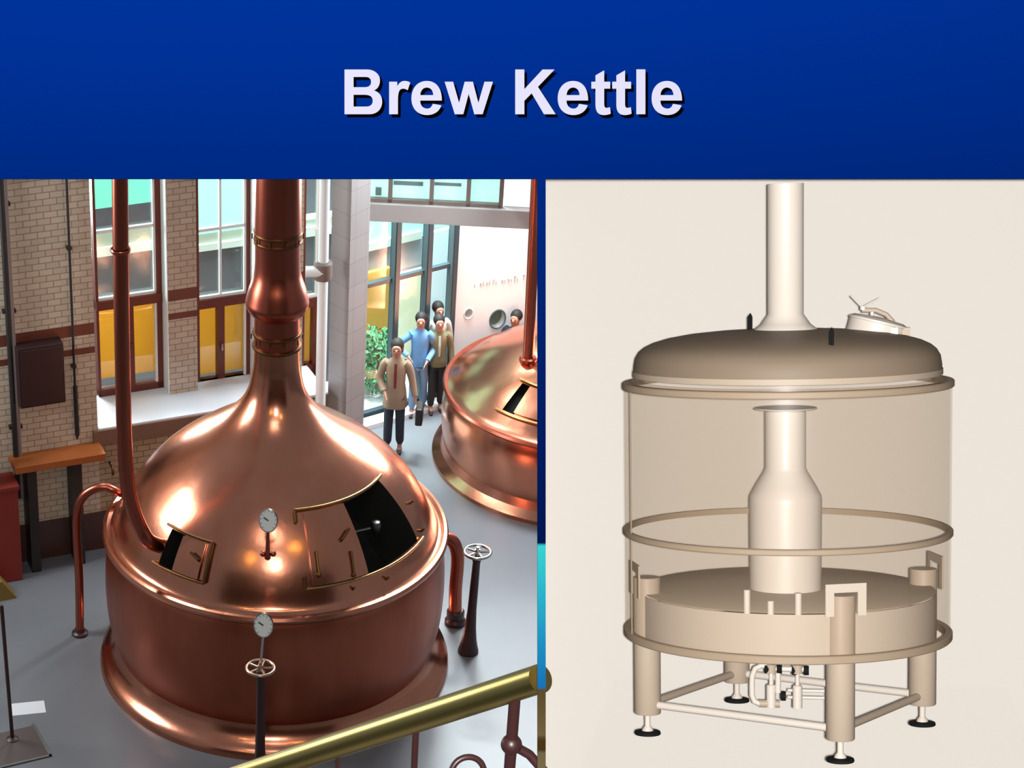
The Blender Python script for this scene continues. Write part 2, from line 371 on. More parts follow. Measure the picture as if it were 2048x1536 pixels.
# dome
dome_p = [(306, 746), (306, 730), (303, 712), (296, 700), (285, 691), (268, 683), (240, 675), (200, 668), (150, 663), (100, 660), (55, 658), (30, 657.5)]
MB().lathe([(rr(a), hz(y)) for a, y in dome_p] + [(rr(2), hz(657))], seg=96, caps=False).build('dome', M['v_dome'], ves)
MB().lathe([(rr(304), hz(748)), (rr(306), hz(738)), (rr(308), hz(738)), (rr(308), hz(749))], seg=96, caps=False).build('dome_rim', M['v_leg'], ves)
def vring(py, R=330, hgt=12, wid=16, nm='hoop_ring', m=None):
    z = hz(py); return MB().lathe([(rr(R-wid), z-rr(hgt/2)), (rr(R-2), z-rr(hgt/2)), (rr(R), z-rr(hgt/2)+rr(2)), (rr(R), z+rr(hgt/2)-rr(2)), (rr(R-2), z+rr(hgt/2)), (rr(R-wid), z+rr(hgt/2)), (rr(R-wid), z-rr(hgt/2))], seg=128, caps=False).build(nm, m or M['v_ring'], ves)
vring(767, 330, 14, 18); vring(1060, 330, 12, 10); vring(1261, 330, 16, 14)
vring(760, 316, 6, 26, 'top_plate', M['v_shell'])
# clear shell, with its dark seam
MB().lathe([(rr(326), hz(1258)), (rr(326), hz(770))], seg=128, caps=False).build('shell', M['v_shell'], ves)
a = math.radians(180+20)
MB().tube([(rr(326)*math.cos(a), rr(326)*math.sin(a), hz(1258)), (rr(326)*math.cos(a), rr(326)*math.sin(a), hz(772))], rr(1.4), 8).build('shell_seam', M['v_ring'], ves)
# riser column
MB().lathe([(rr(72), hz(1190)), (rr(73), hz(1000)), (rr(72), hz(990)), (rr(60), hz(968)), (rr(44), hz(942)), (rr(41), hz(934)), (rr(41), hz(822)), (rr(38), hz(822)), (rr(38), hz(930))], seg=64, caps=False).build('riser_column', M['v_white'], ves)
MB().lathe([(rr(62), hz(818)), (rr(64), hz(817)), (rr(62), hz(815)), (rr(42), hz(815))], seg=64).build('spreader_plate', M['v_white'], ves)
MB().lathe([(rr(28), hz(797)), (rr(29), hz(796)), (rr(2), hz(787))], seg=48).build('spreader_cone', M['v_ring'], ves)
# lower tank
MB().lathe([(rr(295), hz(1268)), (rr(299), hz(1265)), (rr(299), hz(1180)), (rr(297), hz(1180)), (rr(297), hz(1185))], seg=128, caps=False).build('lower_tank', M['v_tank'], ves)
MB().lathe([(rr(296), hz(1178)), (rr(297), hz(1177)), (rr(295), hz(1176)), (rr(80), hz(1176)), (rr(10), hz(1176))], seg=128).build('false_bottom', M['v_disc'], ves)
MB().lathe([(rr(10), hz(1269)), (rr(296), hz(1267))], seg=96, caps=False).build('tank_base', M['v_leg'], ves)
def vx(px, py): return ((vpt(px, py)-VO).dot(r0))
# legs
zc = 1440
LEG = {}
for nm, (dx, dy) in {'a': (-278, 10), 'b': (-104, -35), 'c': (104, 35), 'd': (277, -10)}.items():
    LEG[nm] = (rr(dx), -rr(dy)/.13)
pad_dz = 0
for k, (x, y) in LEG.items():
    top = {'a': 1195, 'b': 1290, 'c': 1150, 'd': 1195}[k]
    # leg tops are heights above feet in the vessel frame; y position already handled by depth
    ztop = hz(1176)+rr(32) if k != 'b' else hz(1290)
    lg = MB().lathe([(rr(5), rr(44)), (rr(26), rr(44)), (rr(27.5), rr(46)), (rr(27.5), ztop-rr(2)), (rr(26.5), ztop), (rr(5), ztop)], (x, y, 0), 40).build('leg', M['v_leg'], ves)
    MB().lathe([(rr(26), 0), (rr(27), rr(2)), (rr(26), rr(6)), (rr(12), rr(8))], (x, y, 0), 36).build('foot_pad', M['v_black'], lg)
    MB().lathe([(rr(12), rr(8)), (rr(10), rr(13)), (rr(6), rr(18)), (rr(6), rr(45))], (x, y, 0), 24).build('levelling_screw', M['v_white'], lg)
def vtube(a, b, r, nm, m): return MB().tube([a, b], rr(r), 20).build(nm, m, ves)
def cut(a, b, k=27):
    a, b = Vector(a), Vector(b); d = (b-a).normalized(); return a+d*rr(k-2), b-d*rr(k-2)
zb = rr(64)
for p, q, m_ in (('a','c','v_white'), ('a','b','v_leg'), ('b','d','v_white'), ('c','d','v_leg')):
    A, B = cut((*LEG[p], zb), (*LEG[q], zb)); vtube(A, B, 8, 'brace_tube', M[m_])
# U brackets above the legs on the tank wall
def bracket(x, y, wdt, z0, z1, arm):
    ang = math.atan2(y, x); T = Vector((-math.sin(ang), math.cos(ang), 0)); N = Vector((math.cos(ang), math.sin(ang), 0)); c = N*rr(311)
    W = rr(wdt); A = rr(arm)
    pts = [(-W, z0), (-W, z1), (W, z1), (W, z0), (W-A, z0), (W-A, z1-A), (-W+A, z1-A), (-W+A, z0)]
    vs = [c+T*u+Vector((0,0,z)) for u, z in pts]+[c+T*u+N*rr(4)+Vector((0,0,z)) for u, z in pts]; n = 8
    fs = [(0,1,6,7),(1,2,5,6),(2,3,4,5),(8,15,14,9),(9,14,13,10),(10,13,12,11)]+[(i,(i+1)%n,(i+1)%n+n,i+n) for i in range(n)]
    return MB().add(vs, fs).build('leg_bracket', M['v_white'] if abs(x) < rr(200) else M['v_leg'], ves, smooth=False)
for k in 'acd': bracket(*LEG[k], 41 if k == 'c' else 44, hz(1176)-rr(6), hz(1176)+rr(57 if k == 'c' else 62), 17)
# small standpipes at the tank's front rim
for px_, top in ((1498, 1166), (1543, 1188), (1595, 1171)):
    x = rr(px_-1571)/1; y = -math.sqrt(rr(296)**2-x*x); zt = hz(1176) + rr({1498: 42, 1543: 22, 1595: 38}[px_])
    MB().lathe([(rr(6.5), hz(1180)), (rr(6.5), zt), (rr(5), zt)], (x, y, 0), 20).build('standpipe', M['v_white'], ves)
# lifting lugs
for px_, z_, dy in ((1498, 655, 40), (1655, 690, -235)):
    x = rr(px_-1571); y = rr(dy); zz = hz(660 if dy > 0 else 678)
    MB().tube([(x, y, zz-.004), (x, y, zz+rr(26)), (x+rr(3), y, zz+rr(32)), (x+rr(4), y, zz+rr(26)), (x+rr(4), y, zz-.004)], rr(3), 10).build('lifting_lug', M['v_black'], ves)
# manway
mw = Vector((rr(180), rr(60), hz(668))); mn = Vector((.26, .05, 1)).normalized()
MB().lathe([(rr(58), -rr(14)), (rr(58), rr(16)), (rr(60), rr(17)), (rr(60), rr(21)), (rr(50), rr(26)), (rr(20), rr(29)), (rr(2), rr(30))], mw, 48, axis=mn).build('manway', M['v_white'], ves)
def mwp(x, z, y=0): return mw + Vector((rr(x), rr(y), rr(z)))
MB().tube([mwp(-28, 44, -4), mwp(0, 43, -4), mwp(20, 34, -4), mwp(34, 18, -4)], rr(5), 12).build('clamp_arm', M['v_leg'], ves)
MB().tube([mwp(-8, 24, -4), mwp(-8, 42, -4)], rr(4), 12).build('clamp_post', M['v_white'], ves)
MB().box(mw.x+rr(26), mw.x+rr(40), mw.y-rr(62), mw.y-rr(54), mw.z-rr(22), mw.z+rr(10)).build('hinge_plate', M['v_white'], ves, smooth=False)
MB().box(mw.x+rr(42), mw.x+rr(66), mw.y-rr(30), mw.y-rr(10), mw.z-rr(12), mw.z+rr(8)).build('hinge_block', M['v_leg'], ves, smooth=False)
MB().tube([mwp(-50, 74, -4), mwp(-28, 50, -4)], rr(1.6), 8).tube([mwp(8, 68, -4), mwp(-26, 50, -4)], rr(1.6), 8).build('handwheel_bar', M['v_white'], ves)
MB().lathe([(rr(6), 0), (rr(6), rr(8))], mwp(-26, 44, -4), 16).build('clamp_nut', M['v_white'], ves)
# pipework under the tank
def L(px_, py, y=0): # local point from photograph pixel at depth y behind the axis
    return Vector((rr((px_-1571)*(1+.0)), rr(y), hz(py+20)-rr(y)*.11))
vtube(L(1518, 1388), L(1560, 1388), 8, 'lower_pipe', M['v_leg'])
MB().tube([L(1542, 1312), L(1522, 1312), L(1510, 1318), L(1504, 1332), L(1503, 1350), L(1503, 1372), L(1508, 1384), L(1520, 1389)], rr(6), 16).build('bent_pipe', M['v_white'], ves)
vtube(L(1545, 1318), L(1608, 1318), 6, 'cross_pipe', M['v_white'])
for px_ in (1542, 1595):
    vl = MB().lathe([(rr(10), 0), (rr(10), rr(46)), (rr(8), rr(48))], L(px_, 1395), 24).build('valve_actuator', M['v_white'], ves)
    vtube(L(px_, 1350), L(px_, 1285), 4.5, 'valve_stem', M['v_white'])
    MB().lathe([(rr(11), 0), (rr(11), rr(18))], L(px_, 1326), 24).build('valve_body', M['v_leg'], ves)
for px_, py in ((1533, 1318), (1558, 1318), (1588, 1320), (1612, 1320), (1566, 1372)):
    MB().lathe([(rr(5), -rr(5)), (rr(10), -rr(4)), (rr(10), rr(6)), (rr(4), rr(6))], L(px_, py), 24, axis=(1, 0, 0)).build('pipe_flange', M['v_black'], ves)
vtube(L(1556, 1325), L(1556, 1365), 6, 'link_pipe', M['v_white'])
for py in (1366, 1380): vtube(L(1575, py, 60), L(1650, py, 60), 3.5, 'drain_pipe', M['v_white'])
# clear shelf the feet stand on
M['v_shelf'] = glass_mat('clear_shelf', (.995, .995, .995), .0)
sh = thing('glass_shelf', 'clear horizontal shelf under the feet of the model kettle', 'shelf', VB - vu*.0025, rot=vrot())
MB().box(-.50, .62, -.62, .62, -.0025, .0015).build('shelf_pane', M['v_shelf'], sh, smooth=False)

# =================================================================== HALL
floor = MB().box(-14, 26, 8, 62, -.2, 0).build('floor', M['floor'], smooth=False); struct(floor, 'polished grey floor of the brew hall', 'floor')

# ---------------------------------------------------------------- left window wall
A0 = on_floor(68, 1118); WL = Frame(A0, math.radians(18.5))
DW = .80                                                     # depth of the window recess
def U(px, py, d=0): return WL.hit(px, py, d)[0]
def Z(px, py, d=0): return WL.hit(px, py, d)[1]
ztop = Z(150, 250)
zl_front = Z(200, 856); zl_bot = Z(200, 888)
u_pier = U(190, 700); u_led = U(190, 870)
band = ((Z(150, 673), Z(150, 650)), (Z(150, 711), Z(150, 698)))
M['brick'] = brick_mat('white_glazed_brick', (190, 177, 158), (176, 162, 143), (140, 124, 108), bands=band)
M['brick_low'] = brick_mat('brown_glazed_brick', (166, 144, 116), (150, 128, 100), (108, 90, 70))  # darker brown brick for the low wall
def wobj(nm, mb, m, u, d, z, parent=None, **k):
    """mesh given in wall coordinates; origin placed at (u,d,z)"""
    mb.v = [v-Vector((u, d, z)) for v in mb.v]
    o = mb.build(nm, m, **k); o.location = WL.w(u, d, z); o.rotation_euler = (0, 0, WL.yaw); return o
o = wobj('wall_left', MB().box(-4.5, u_pier, 0, DW+.35, 0, ztop), M['brick'], 0, 0, 0, smooth=False); struct(o, 'glazed brick pier with red bands at the left')
u_kink = U(118, 700)
uE = U(655, 800, 0)-.5
o = wobj('wall_left', MB().box(u_led-.02, uE+.5, 0.02, DW+.35, 0, zl_bot), M['brick_low'], 0, 0, 0, smooth=False); struct(o, 'low brown brick wall under the window sill')
o = wobj('trim_1', MB().box(u_led-.03, uE+.5, -.04, DW+.1, zl_bot, zl_front-.02), M['beam_brown'], 0, 0, 0, smooth=False, bevel=.01); struct(o, 'brown beam edge of the window sill', 'trim')
o = wobj('trim_2', MB().box(u_pier+.01, uE+.5, -.02, DW+.05, zl_front-.02, zl_front), M['white_sill'], 0, 0, 0, smooth=False); struct(o, 'glossy white window sill top', 'trim')
zsk = Z(68, 1045)
o = wobj('baseboard_left', MB().box(-4.5, uE+.5, -.03, 0, 0, zsk), M['plinth'], 0, 0, 0, smooth=False); struct(o, 'dark brown tiled skirting of the brick wall', 'skirting')
# narrow window band between pier and far end
zw0 = zl_front
def win(n, pxl, pxr, pyref, mull_px, label, upper_cols, blind_py, split=True):
    u0, u1 = U(pxl, pyref, DW), U(pxr, pyref, DW)
    zt1 = Z(mull_px, 597, DW); zt0 = Z(mull_px, 612, DW); zb_ = Z(mull_px, 772, DW)
    zm = Z(mull_px, 457, DW)
    um = U(mull_px, 680, DW)
    e_ = bpy.data.objects.new('window_%d' % n, None); COL.objects.link(e_); e_.location = WL.w(u0, DW, zw0); e_.rotation_euler = (0, 0, WL.yaw)
    struct(e_, label, 'window')
    def part(nm, mb, m, par=e_, **k):
        mb.v = [v-Vector((u0, DW, zw0)) for v in mb.v]; o = mb.build(nm, m, smooth=False, **k); o.parent = par; return o
    fw = .07
    f = MB().box(u0, u0+fw*.5, DW, DW+.12, zw0, ztop).box(u1-fw, u1, DW, DW+.12, zw0, ztop)
    f.box(u0, u1, DW, DW+.12, zw0, zb_)                 # bottom rail
    f.box(u0, u1, DW-.02, DW+.12, zt0, zt1+.02)              # transom
    f.box(um-.045, um+.045, DW, DW+.12, zb_, zt0)        # door-like mullion
    part('window_frame', f, M['frame_red'])
    g = MB().box(u0+.03, u1-fw, DW+.01, DW+.06, zm-.02, zm+.02).box(u0+.03, u1-fw, DW+.01, DW+.05, zt1+.02, zt1+.06)
    g.box(u1-fw-.03, u1-fw, DW+.01, DW+.05, zt1, ztop).box(u1-fw-.03, u1-fw, DW+.01, DW+.05, zb_, zt0)
    if split: g.box(um-.015, um+.015, DW+.02, DW+.06, zt1, ztop)
    part('glazing_bar', g, M['white_paint'])
    part('pane', MB().box(u0, u1, DW+.07, DW+.075, zb_, ztop), M['glass'])
    zy = Z(mull_px, blind_py, DW+.16)
    part('yellow_blind', MB().box(u0+.02, um-.03, DW+.15, DW+.17, zy, zt0+.05).box(um+.03, u1-.05, DW+.15, DW+.17, zy, zt0+.05), M['yellow'])
    if not split or True:
        part('door_handle', MB().box(um-.012, um+.012, DW-.04, DW, Z(mull_px, 690, DW)-.06, Z(mull_px, 690, DW)+.04), M['chrome'])
    return u0, u1
w1 = win(1, 193, 325, 640, 262, 'tall window with yellow blinds beside the left brick pier', None, 748, False)
w2 = win(2, 394, 503, 640, 443, 'tall window with yellow blinds between the brick pillar and the big chimney', None, 742)
w3 = win(3, 604, 650, 640, 632, 'narrow window strip between the chimney and the tiled column', None, 742)
# pillars between windows
def pillar(u0, u1, label):
    d0_ = DW-.22
    o = wobj('wall_left', MB().box(u0+.012, u1, d0_, DW+.3, zl_front, ztop), M['brick'], u0, 0, 0, smooth=False)
    o.location = WL.w(u0, 0, 0); struct(o, label)
    q = MB().box(0, .012, d0_, DW+.02, zl_front, ztop); r_ = q.build('lit_side_strip', M['white'], smooth=False); r_.parent = o  # white strip paints in the daylit side face of the pillar
p1u0 = U(336, 700, DW-.22)
pillar(p1u0, U(395, 700, DW-.22), 'brick pillar with red bands between the two tall windows')
pillar(U(511, 700, DW-.22), U(604, 700, DW-.22), 'brick pillar half hidden behind the copper chimney')
# exterior seen through the windows
EXT = thing('neighbouring_building', 'banded grey and teal building seen through the tall left windows', 'building', WL.w(w1[0]-.6, DW+2.6, 0), WL.yaw)
DE = DW+2.6
def ext(nm, pxa, pxb, pya, pyb, m, dd=0, ref=None):
    ref = ref or (pxa+pxb)/2
    ua, ub = U(pxa, (pya+pyb)/2, DE), U(pxb, (pya+pyb)/2, DE); za, zb2 = Z(ref, pyb, DE), Z(ref, pya, DE)
    o = MB().box(ua-(w1[0]-.6), ub-(w1[0]-.6), dd, dd+.2, za, zb2).build(nm, m, EXT, smooth=False); return o
M['x_teal'] = mat('teal_glass_facade', (110, 200, 180), .5, emit=(62, 128, 112), es=.9)  # emission adds a daylight glow to the glass facade
M['x_teal2'] = mat('bright_teal_facade', (150, 235, 215), .5, emit=(140, 245, 222), es=.85)  # brighter copy, its emission adds a stronger daylight glow
M['x_dark'] = mat('dark_facade', (62, 64, 74), .6, noise=.3)
M['x_band'] = mat('pale_green_band', (150, 160, 145), .7)
M['x_light'] = mat('pale_stone', (190, 196, 190), .7)
M['x_low'] = mat('lower_facade_grey', (80, 80, 86), .7, noise=.4, nscale=1.5)  # dark grey with uneven tone
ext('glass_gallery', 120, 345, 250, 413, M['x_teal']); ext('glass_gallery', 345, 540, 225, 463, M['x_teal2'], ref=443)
ext('window_band', 120, 345, 413, 455, M['x_dark'])
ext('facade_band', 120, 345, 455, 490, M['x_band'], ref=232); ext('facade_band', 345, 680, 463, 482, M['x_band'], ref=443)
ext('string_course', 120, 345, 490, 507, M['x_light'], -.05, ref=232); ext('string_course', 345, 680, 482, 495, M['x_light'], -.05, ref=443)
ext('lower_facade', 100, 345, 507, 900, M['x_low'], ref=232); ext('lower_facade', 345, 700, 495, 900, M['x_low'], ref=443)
og = MB().box(-1, 4.2, 0, 2.0, 0, .02).build('courtyard_paving', mat('pale_paving', (190, 190, 186), .8, noise=.3, nscale=2)); og.location = WL.w(w1[0]-.6, DW+.36, 0); og.rotation_euler = (0, 0, WL.yaw)
tag(og, 'pale courtyard paving outside the tall left windows', 'paving')

# wall-mounted things, left pier
def wthing(nm, label, cat, u, d, z, group=None): return thing(nm, label, cat, WL.w(u, d, z), WL.yaw, group)
uc0, uc1 = U(38, 760, -.2), U(130, 760, -.2); zc0, zc1 = Z(84, 812, -.2), Z(84, 692, -.2)
cb = wthing('wall_cabinet', 'dark brown cabinet fixed on the brick wall below the red band', 'cabinet', uc0, -.2, zc0)
MB().box(0, uc1-uc0, 0, .2, 0, zc1-zc0).build('cabinet_body', M['cabinet'], cb, smooth=False, bevel=.01)
MB().box(.03, uc1-uc0-.03, -.015, 0, .03, zc1-zc0-.03).build('cabinet_door', M['cabinet'], cb, smooth=False, bevel=.006)
for i, (px_, r_, m_, lab, py0, py1) in enumerate(((9, .035, 'black_iron', 'dark vertical pipe at the far left edge of the brick wall', 250, 1000), (17, .03, 'pipe_grey', 'light grey vertical pipe left of the wall cabinet', 250, 1000), (137, .016, 'black_iron', 'thin dark conduit on the brick pier right of the wall cabinet', 250, 880))):
    u_ = U(px_+8, 650, -.06); zb2 = Z(px_, py1, -.06)
    MBp = MB().tube([(0, 0, 0), (0, 0, ztop-zb2)], r_, 12)
    e_ = wthing('wall_pipe' if i < 2 else 'conduit', lab, 'pipe', u_, -.06, zb2)
    MBp.build('pipe_run', M[m_], e_)
    if i == 2: MB().tube([(0, -.01, .05), (0, -.01, .75)], .03, 12).build('lagging', M['black_iron'], e_)
    for zz in (1.0, 2.6, 4.0): MB().box(-r_*1.8, r_*1.8, -.01, .06, zz, zz+.04).build('pipe_clip', M['black_iron'], e_, smooth=False)
# bench-like shelf
ub0, ub1 = U(30, 930, -.35), U(212, 905, -.35); zs = Z(100, 925, -.35)
bn = wthing('wall_shelf', 'long orange-brown wooden shelf on dark brackets along the brick wall', 'shelf', ub0, -.35, 0)
MB().box(0, ub1-ub0, 0, .35, zs-.10, zs).build('shelf_board', M['bench_wood'], bn, smooth=False, bevel=.008)
for px_ in (62, 152):
    uu = U(px_, 990, -.2)-ub0
    MB().box(uu-.06, uu+.06, .03, .34, .0, zs-.10).build('shelf_bracket', M['black_iron'], bn, smooth=False)
# red chest + drum
rc = on_floor(22, 1122)
e_ = thing('red_chest', 'dark red chest on the floor at the left edge below the shelf', 'chest', on_floor(46, 1160), WL.yaw)
MB().box(-1.3, 0, 0, .36, 0, 1.34).build('chest_body', M['red_paint'], e_, smooth=False, bevel=.01)
MB().box(-1.32, .02, -.02, .37, 1.34, 1.40).build('chest_lid', M['red_paint'], e_, smooth=False, bevel=.01)
PB = WL.w(U(6, 900, -.5), -.42, zs)
e_ = thing('red_canister', 'red canister with dark base standing at the left end of the shelf', 'canister', (on_floor(6, 960).x, PB.y, zs))
MB().lathe([(.13, .25), (.14, .27), (.14, .85), (.10, .93), (.05, .97)], seg=32).build('canister_body', M['red_paint'], e_)
MB().lathe([(.15, 0), (.15, .25)], seg=32).build('canister_base', M['black_iron'], e_)
MB().lathe([(.02, .95), (.02, 1.02), (.035, 1.02), (.035, 1.05)], seg=16).build('canister_valve', M['black_iron'], e_)

ut, zt_p = U(222, 932, -.06), Z(222, 932, -.06)
e_ = wthing('wall_tap', 'small brass tap on the low brick wall behind the thick feed pipe', 'tap', ut, -.02, zt_p-.08)
MB().tube([(0, .02, .1), (0, -.10, .1), (0, -.13, .06), (0, -.13, 0)], .018, 10).build('spout', M['old_brass'], e_)
MB().tube([(0, -.07, .1), (0, -.07, .17)], .012, 8).build('tap_stem', M['chrome'], e_)
MB().tube([(-.05, -.07, .18), (.05, -.07, .18)], .012, 8).build('tap_handle', M['chrome'], e_)

# bottom-left small stuff
yp = on_floor(12, 1200)
e_ = thing('yellow_step', 'yellow wedge block on the floor at the left edge below the red chest', 'step', on_floor(34, 1196), math.radians(20))
MB().add([(-.6,0,0),(0,0,0),(0,.25,0),(-.6,.25,0),(-.6,0,.28),(-.18,0,.28),(-.18,.25,.28),(-.6,.25,.28)], [(0,3,2,1),(4,5,6,7),(0,1,5,4),(1,2,6,5),(2,3,7,6),(3,0,4,7)]).build('step_block', mat('faded_yellow', (122, 98, 40), .6), e_, smooth=False)
rp = on_floor(25, 1480)
e_ = thing('leaning_pole', 'thin dark post standing on the floor near the bottom left corner', 'post', rp)
top = on_y(3, 1210, rp.y)-rp
MB().tube([(0, 0, .02), tuple(top)], .022, 12).build('pole', M['dark_iron'], e_)
MB().lathe([(.07, 0), (.07, .02), (.03, .04)], seg=20).build('pole_foot', M['dark_iron'], e_)
e_ = thing('floor_hatch', 'dark square hatch plate in the floor at the bottom left corner', 'hatch', on_floor(60, 1520), math.radians(22))
MB().box(-.35, .22, 0, .6, 0, .012).build('hatch_plate', mat('rusty_plate', (70, 58, 56), .6), e_, smooth=False)
MB().box(-.38, .25, -.03, 0, 0, .016).box(.22, .25, -.03, .63, 0, .016).build('hatch_rim', M['steel'], e_, smooth=False)
e_ = MB().box(-.2, .2, -.12, .12, 0, .006).build('floor_reflection_patch', mat('pale_reflection', (205, 208, 212), .4), smooth=False, loc=on_floor(56, 1417), rot=(0, 0, math.radians(10)))  # pale patch paints a reflection onto the floor
tag(e_, 'pale rectangular patch painting a reflection on the grey floor at the lower left', 'floor patch')

# ---------------------------------------------------------------- tiled column
tile = brick_mat('grey_glazed_tile', (150, 145, 144), (145, 141, 141), (122, 116, 116), bw=.33, bh=.33, msize=.004)
tile.node_tree.nodes['Brick Texture'].offset = 0
cA = on_floor(651, 1002); cB = on_floor(686, 1024); cC = on_floor(722, 1002)
hcol = 11.0
mb = MB(); cD = cA + (cC-cB)
mb.add([cA, cB, cC, cD]+[p+Vector((0,0,hcol)) for p in (cA, cB, cC, cD)], [(0,1,5,4),(1,2,6,5),(2,3,7,6),(3,0,4,7),(0,3,2,1),(4,5,6,7)])
o = mb.build('wall_column', tile, smooth=False); tag(o, 'grey tiled square column to the right of the big chimney', 'column'); o.name = 'tiled_column'
# white pipe left of column
pw = on_floor(636, 1036)
e_ = thing('white_downpipe', 'white vertical downpipe against the left side of the tiled column', 'pipe', pw)
sc = scale_at(pw)
MB().tube([(0,0,0),(0,0,9.5)], 10/sc, 20).build('pipe_run', M['white_paint'], e_)
zj = on_y(636, 540, pw.y).z
MB().tube([(-.22, -.05, zj), (0, -.05, zj)], .07, 16).build('pipe_branch', M['white_paint'], e_)
MB().lathe([(.11, zj-.12), (.12, zj-.1), (.12, zj+.1), (.1, zj+.12)], seg=24).build('pipe_socket', M['pipe_grey'], e_)

# ---------------------------------------------------------------- glass front, white wall, beam (back right)
CW = frame_px((735, 833), (900, 786)); 
def cu(px, py, d=0): return CW.hit(px, py, d)
L_ = cu(898, 700)[0]; Hc = 5.6
e_ = bpy.data.objects.new('window_4', None); COL.objects.link(e_); e_.location = CW.o; e_.rotation_euler = (0,0,CW.yaw); struct(e_, 'tall glass front with dark mullions behind the visitors', 'window')
fmb = MB()
for px_ in (781, 843, 893):
    u_ = cu(px_, 700)[0]; fmb.box(u_-.035, u_+.035, -.12, .04, 0, Hc)
    MB().box(u_-.05, u_-.035, -.1, .0, 0, Hc).build('mullion_cover', M['mull'], e_, smooth=False)
zb1 = cu(800, 553)[1]
fmb.box(-.2, L_, -.05, .02, zb1-.03, zb1+.03).box(-.2, L_, -.06, .03, 0, .1).build('window_frame', mat('dark_mullion', (58, 74, 82), .4), e_, smooth=False)
MB().box(-.3, L_, .0, .006, .1, Hc).build('pane', M['glass'], e_, smooth=False)
sill = MB().box(-.3, L_, -.35, -.12, 0, .07).build('baseboard_back', M['white_sill'], loc=CW.o, rot=(0,0,CW.yaw), smooth=False); struct(sill, 'pale kerb along the foot of the glass front', 'kerb')
# beyond the glass: courtyard with coloured screens
YB = thing('courtyard_screen', 'row of yellow and pale banners standing outside behind the glass front', 'screen', CW.w(0, 1.2, 0), CW.yaw)
def cs(nm, pa, pb, ya, yb, m, dd=0.):
    D = 1.2+dd; r_ = (pa+pb)/2
    MB().box(cu(pa, (ya+yb)/2, D)[0], cu(pb, (ya+yb)/2, D)[0], dd, dd+.08, max(0.02, cu(r_, yb, D)[1]), cu(r_, ya, D)[1]).build(nm, m, YB, smooth=False)
M['cream'] = mat('cream_banner', (235, 228, 195), .8, noise=.1, nscale=1.5)
M['palew'] = mat('pale_white_screen', (225, 238, 245), .8)
M['x_teal3'] = mat('courtyard_teal', (150, 225, 205), .6, emit=(120, 205, 180), es=.5)  # emission gives the courtyard facade a daylit glow
M['grey_fac'] = mat('grey_facade', (138, 142, 150), .7)
cs('yellow_banner', 700, 779, 546, 672, M['yellow']); cs('cream_banner', 786, 842, 546, 790, M['cream']); cs('white_banner', 848, 930, 460, 780, M['palew'])
cs('grey_facade', 700, 843, 495, 546, M['grey_fac'], .1); cs('pale_band', 700, 843, 480, 495, M['x_light'], .05); cs('teal_facade', 700, 930, 400, 480, M['x_teal3'], .1)
cs('dark_plinth', 700, 782, 672, 745, mat('dark_garden_wall', (52, 62, 62), .8, noise=.5, nscale=8), .1)
cg = MB().box(-.2, L_-.05, .05, 3.0, .0, .02).build('courtyard_paving', bpy.data.materials['pale_paving'], loc=CW.o, rot=(0,0,CW.yaw), smooth=False); tag(cg, 'pale paving outside the glass front at the back', 'paving')
# shrub outside
sb = thing('garden_shrub', 'green leafy shrub outside the glass front beside the tiled column', 'shrub', CW.w(cu(752, 790, .5)[0], .5, 0))
lm = mat('leaf_green', (92, 150, 104), .7, noise=.4, nscale=6); mb = MB()
for i in range(420):
    a1, z_ = random.uniform(0, 6.28), random.uniform(.1, 1.05); rad = .30*math.sin(math.pi*min(1, z_/1.15))**.5*random.uniform(.4, 1)
    c = Vector((math.cos(a1)*rad, math.sin(a1)*rad, z_)); d = Vector((random.gauss(0,1), random.gauss(0,1), random.gauss(0,1))).normalized(); s_ = d.orthogonal().normalized()
    mb.add([c-d*.07, c+s_*.025, c+d*.07, c-s_*.025], [(0,1,2,3)])
mb.build('foliage', lm, sb, smooth=False)
MB().tube([(0,0,0),(.02,0,.4),(0,.02,.8)], .02, 8).build('stem', M['bench_wood'], sb)

# white wall at the right of the glass front
WW = frame_px((900, 786), (1100, 752))
wl = plate('wall_back', [[(0, 0), (5.0, 0), (5.0, 6.5), (0, 6.5)]] + [[(cx_+r_*math.cos(i*math.pi/16), cz_+r_*math.sin(i*math.pi/16)*1.18) for i in range(32)] for (cx_, cz_), r_ in ((WW.hit(937, 627), .07), (WW.hit(995, 638), .125))], .2, M['white'], loc=WW.o, rot=(0,0,WW.yaw))
struct(wl, 'bright white wall with round portholes at the back right')
for i, ((cx_, cz_), r_, lab) in enumerate(((WW.hit(937, 627), .07, 'small round porthole in the white wall near the glass front'), (WW.hit(995, 638), .125, 'larger round porthole in the white wall left of the standing man'))):
    e_ = bpy.data.objects.new('window_%d' % (5+i), None); COL.objects.link(e_); e_.location = WW.w(cx_, 0, cz_); e_.rotation_euler = (0,0,WW.yaw); struct(e_, lab, 'window')
    a_ = MB().ring((0, 0, 0), r_, .012, axis=(0,1,0)); a_.v = [Vector((v.x, v.y, v.z*1.18)) for v in a_.v]; a_.build('window_frame', M['white_paint'] if i == 0 else M['mull'], e_)
    a_ = MB().lathe([(r_, 0), (r_, .02)], seg=32, axis=(0,1,0)); a_.v = [Vector((v.x, v.y+.12, v.z*1.18)) for v in a_.v]
    a_.build('pane', mat('porthole_glass_%s' % 'ab'[i], (205, 228, 222) if i == 0 else (96, 120, 108), .2, noise=.4, nscale=9), e_)
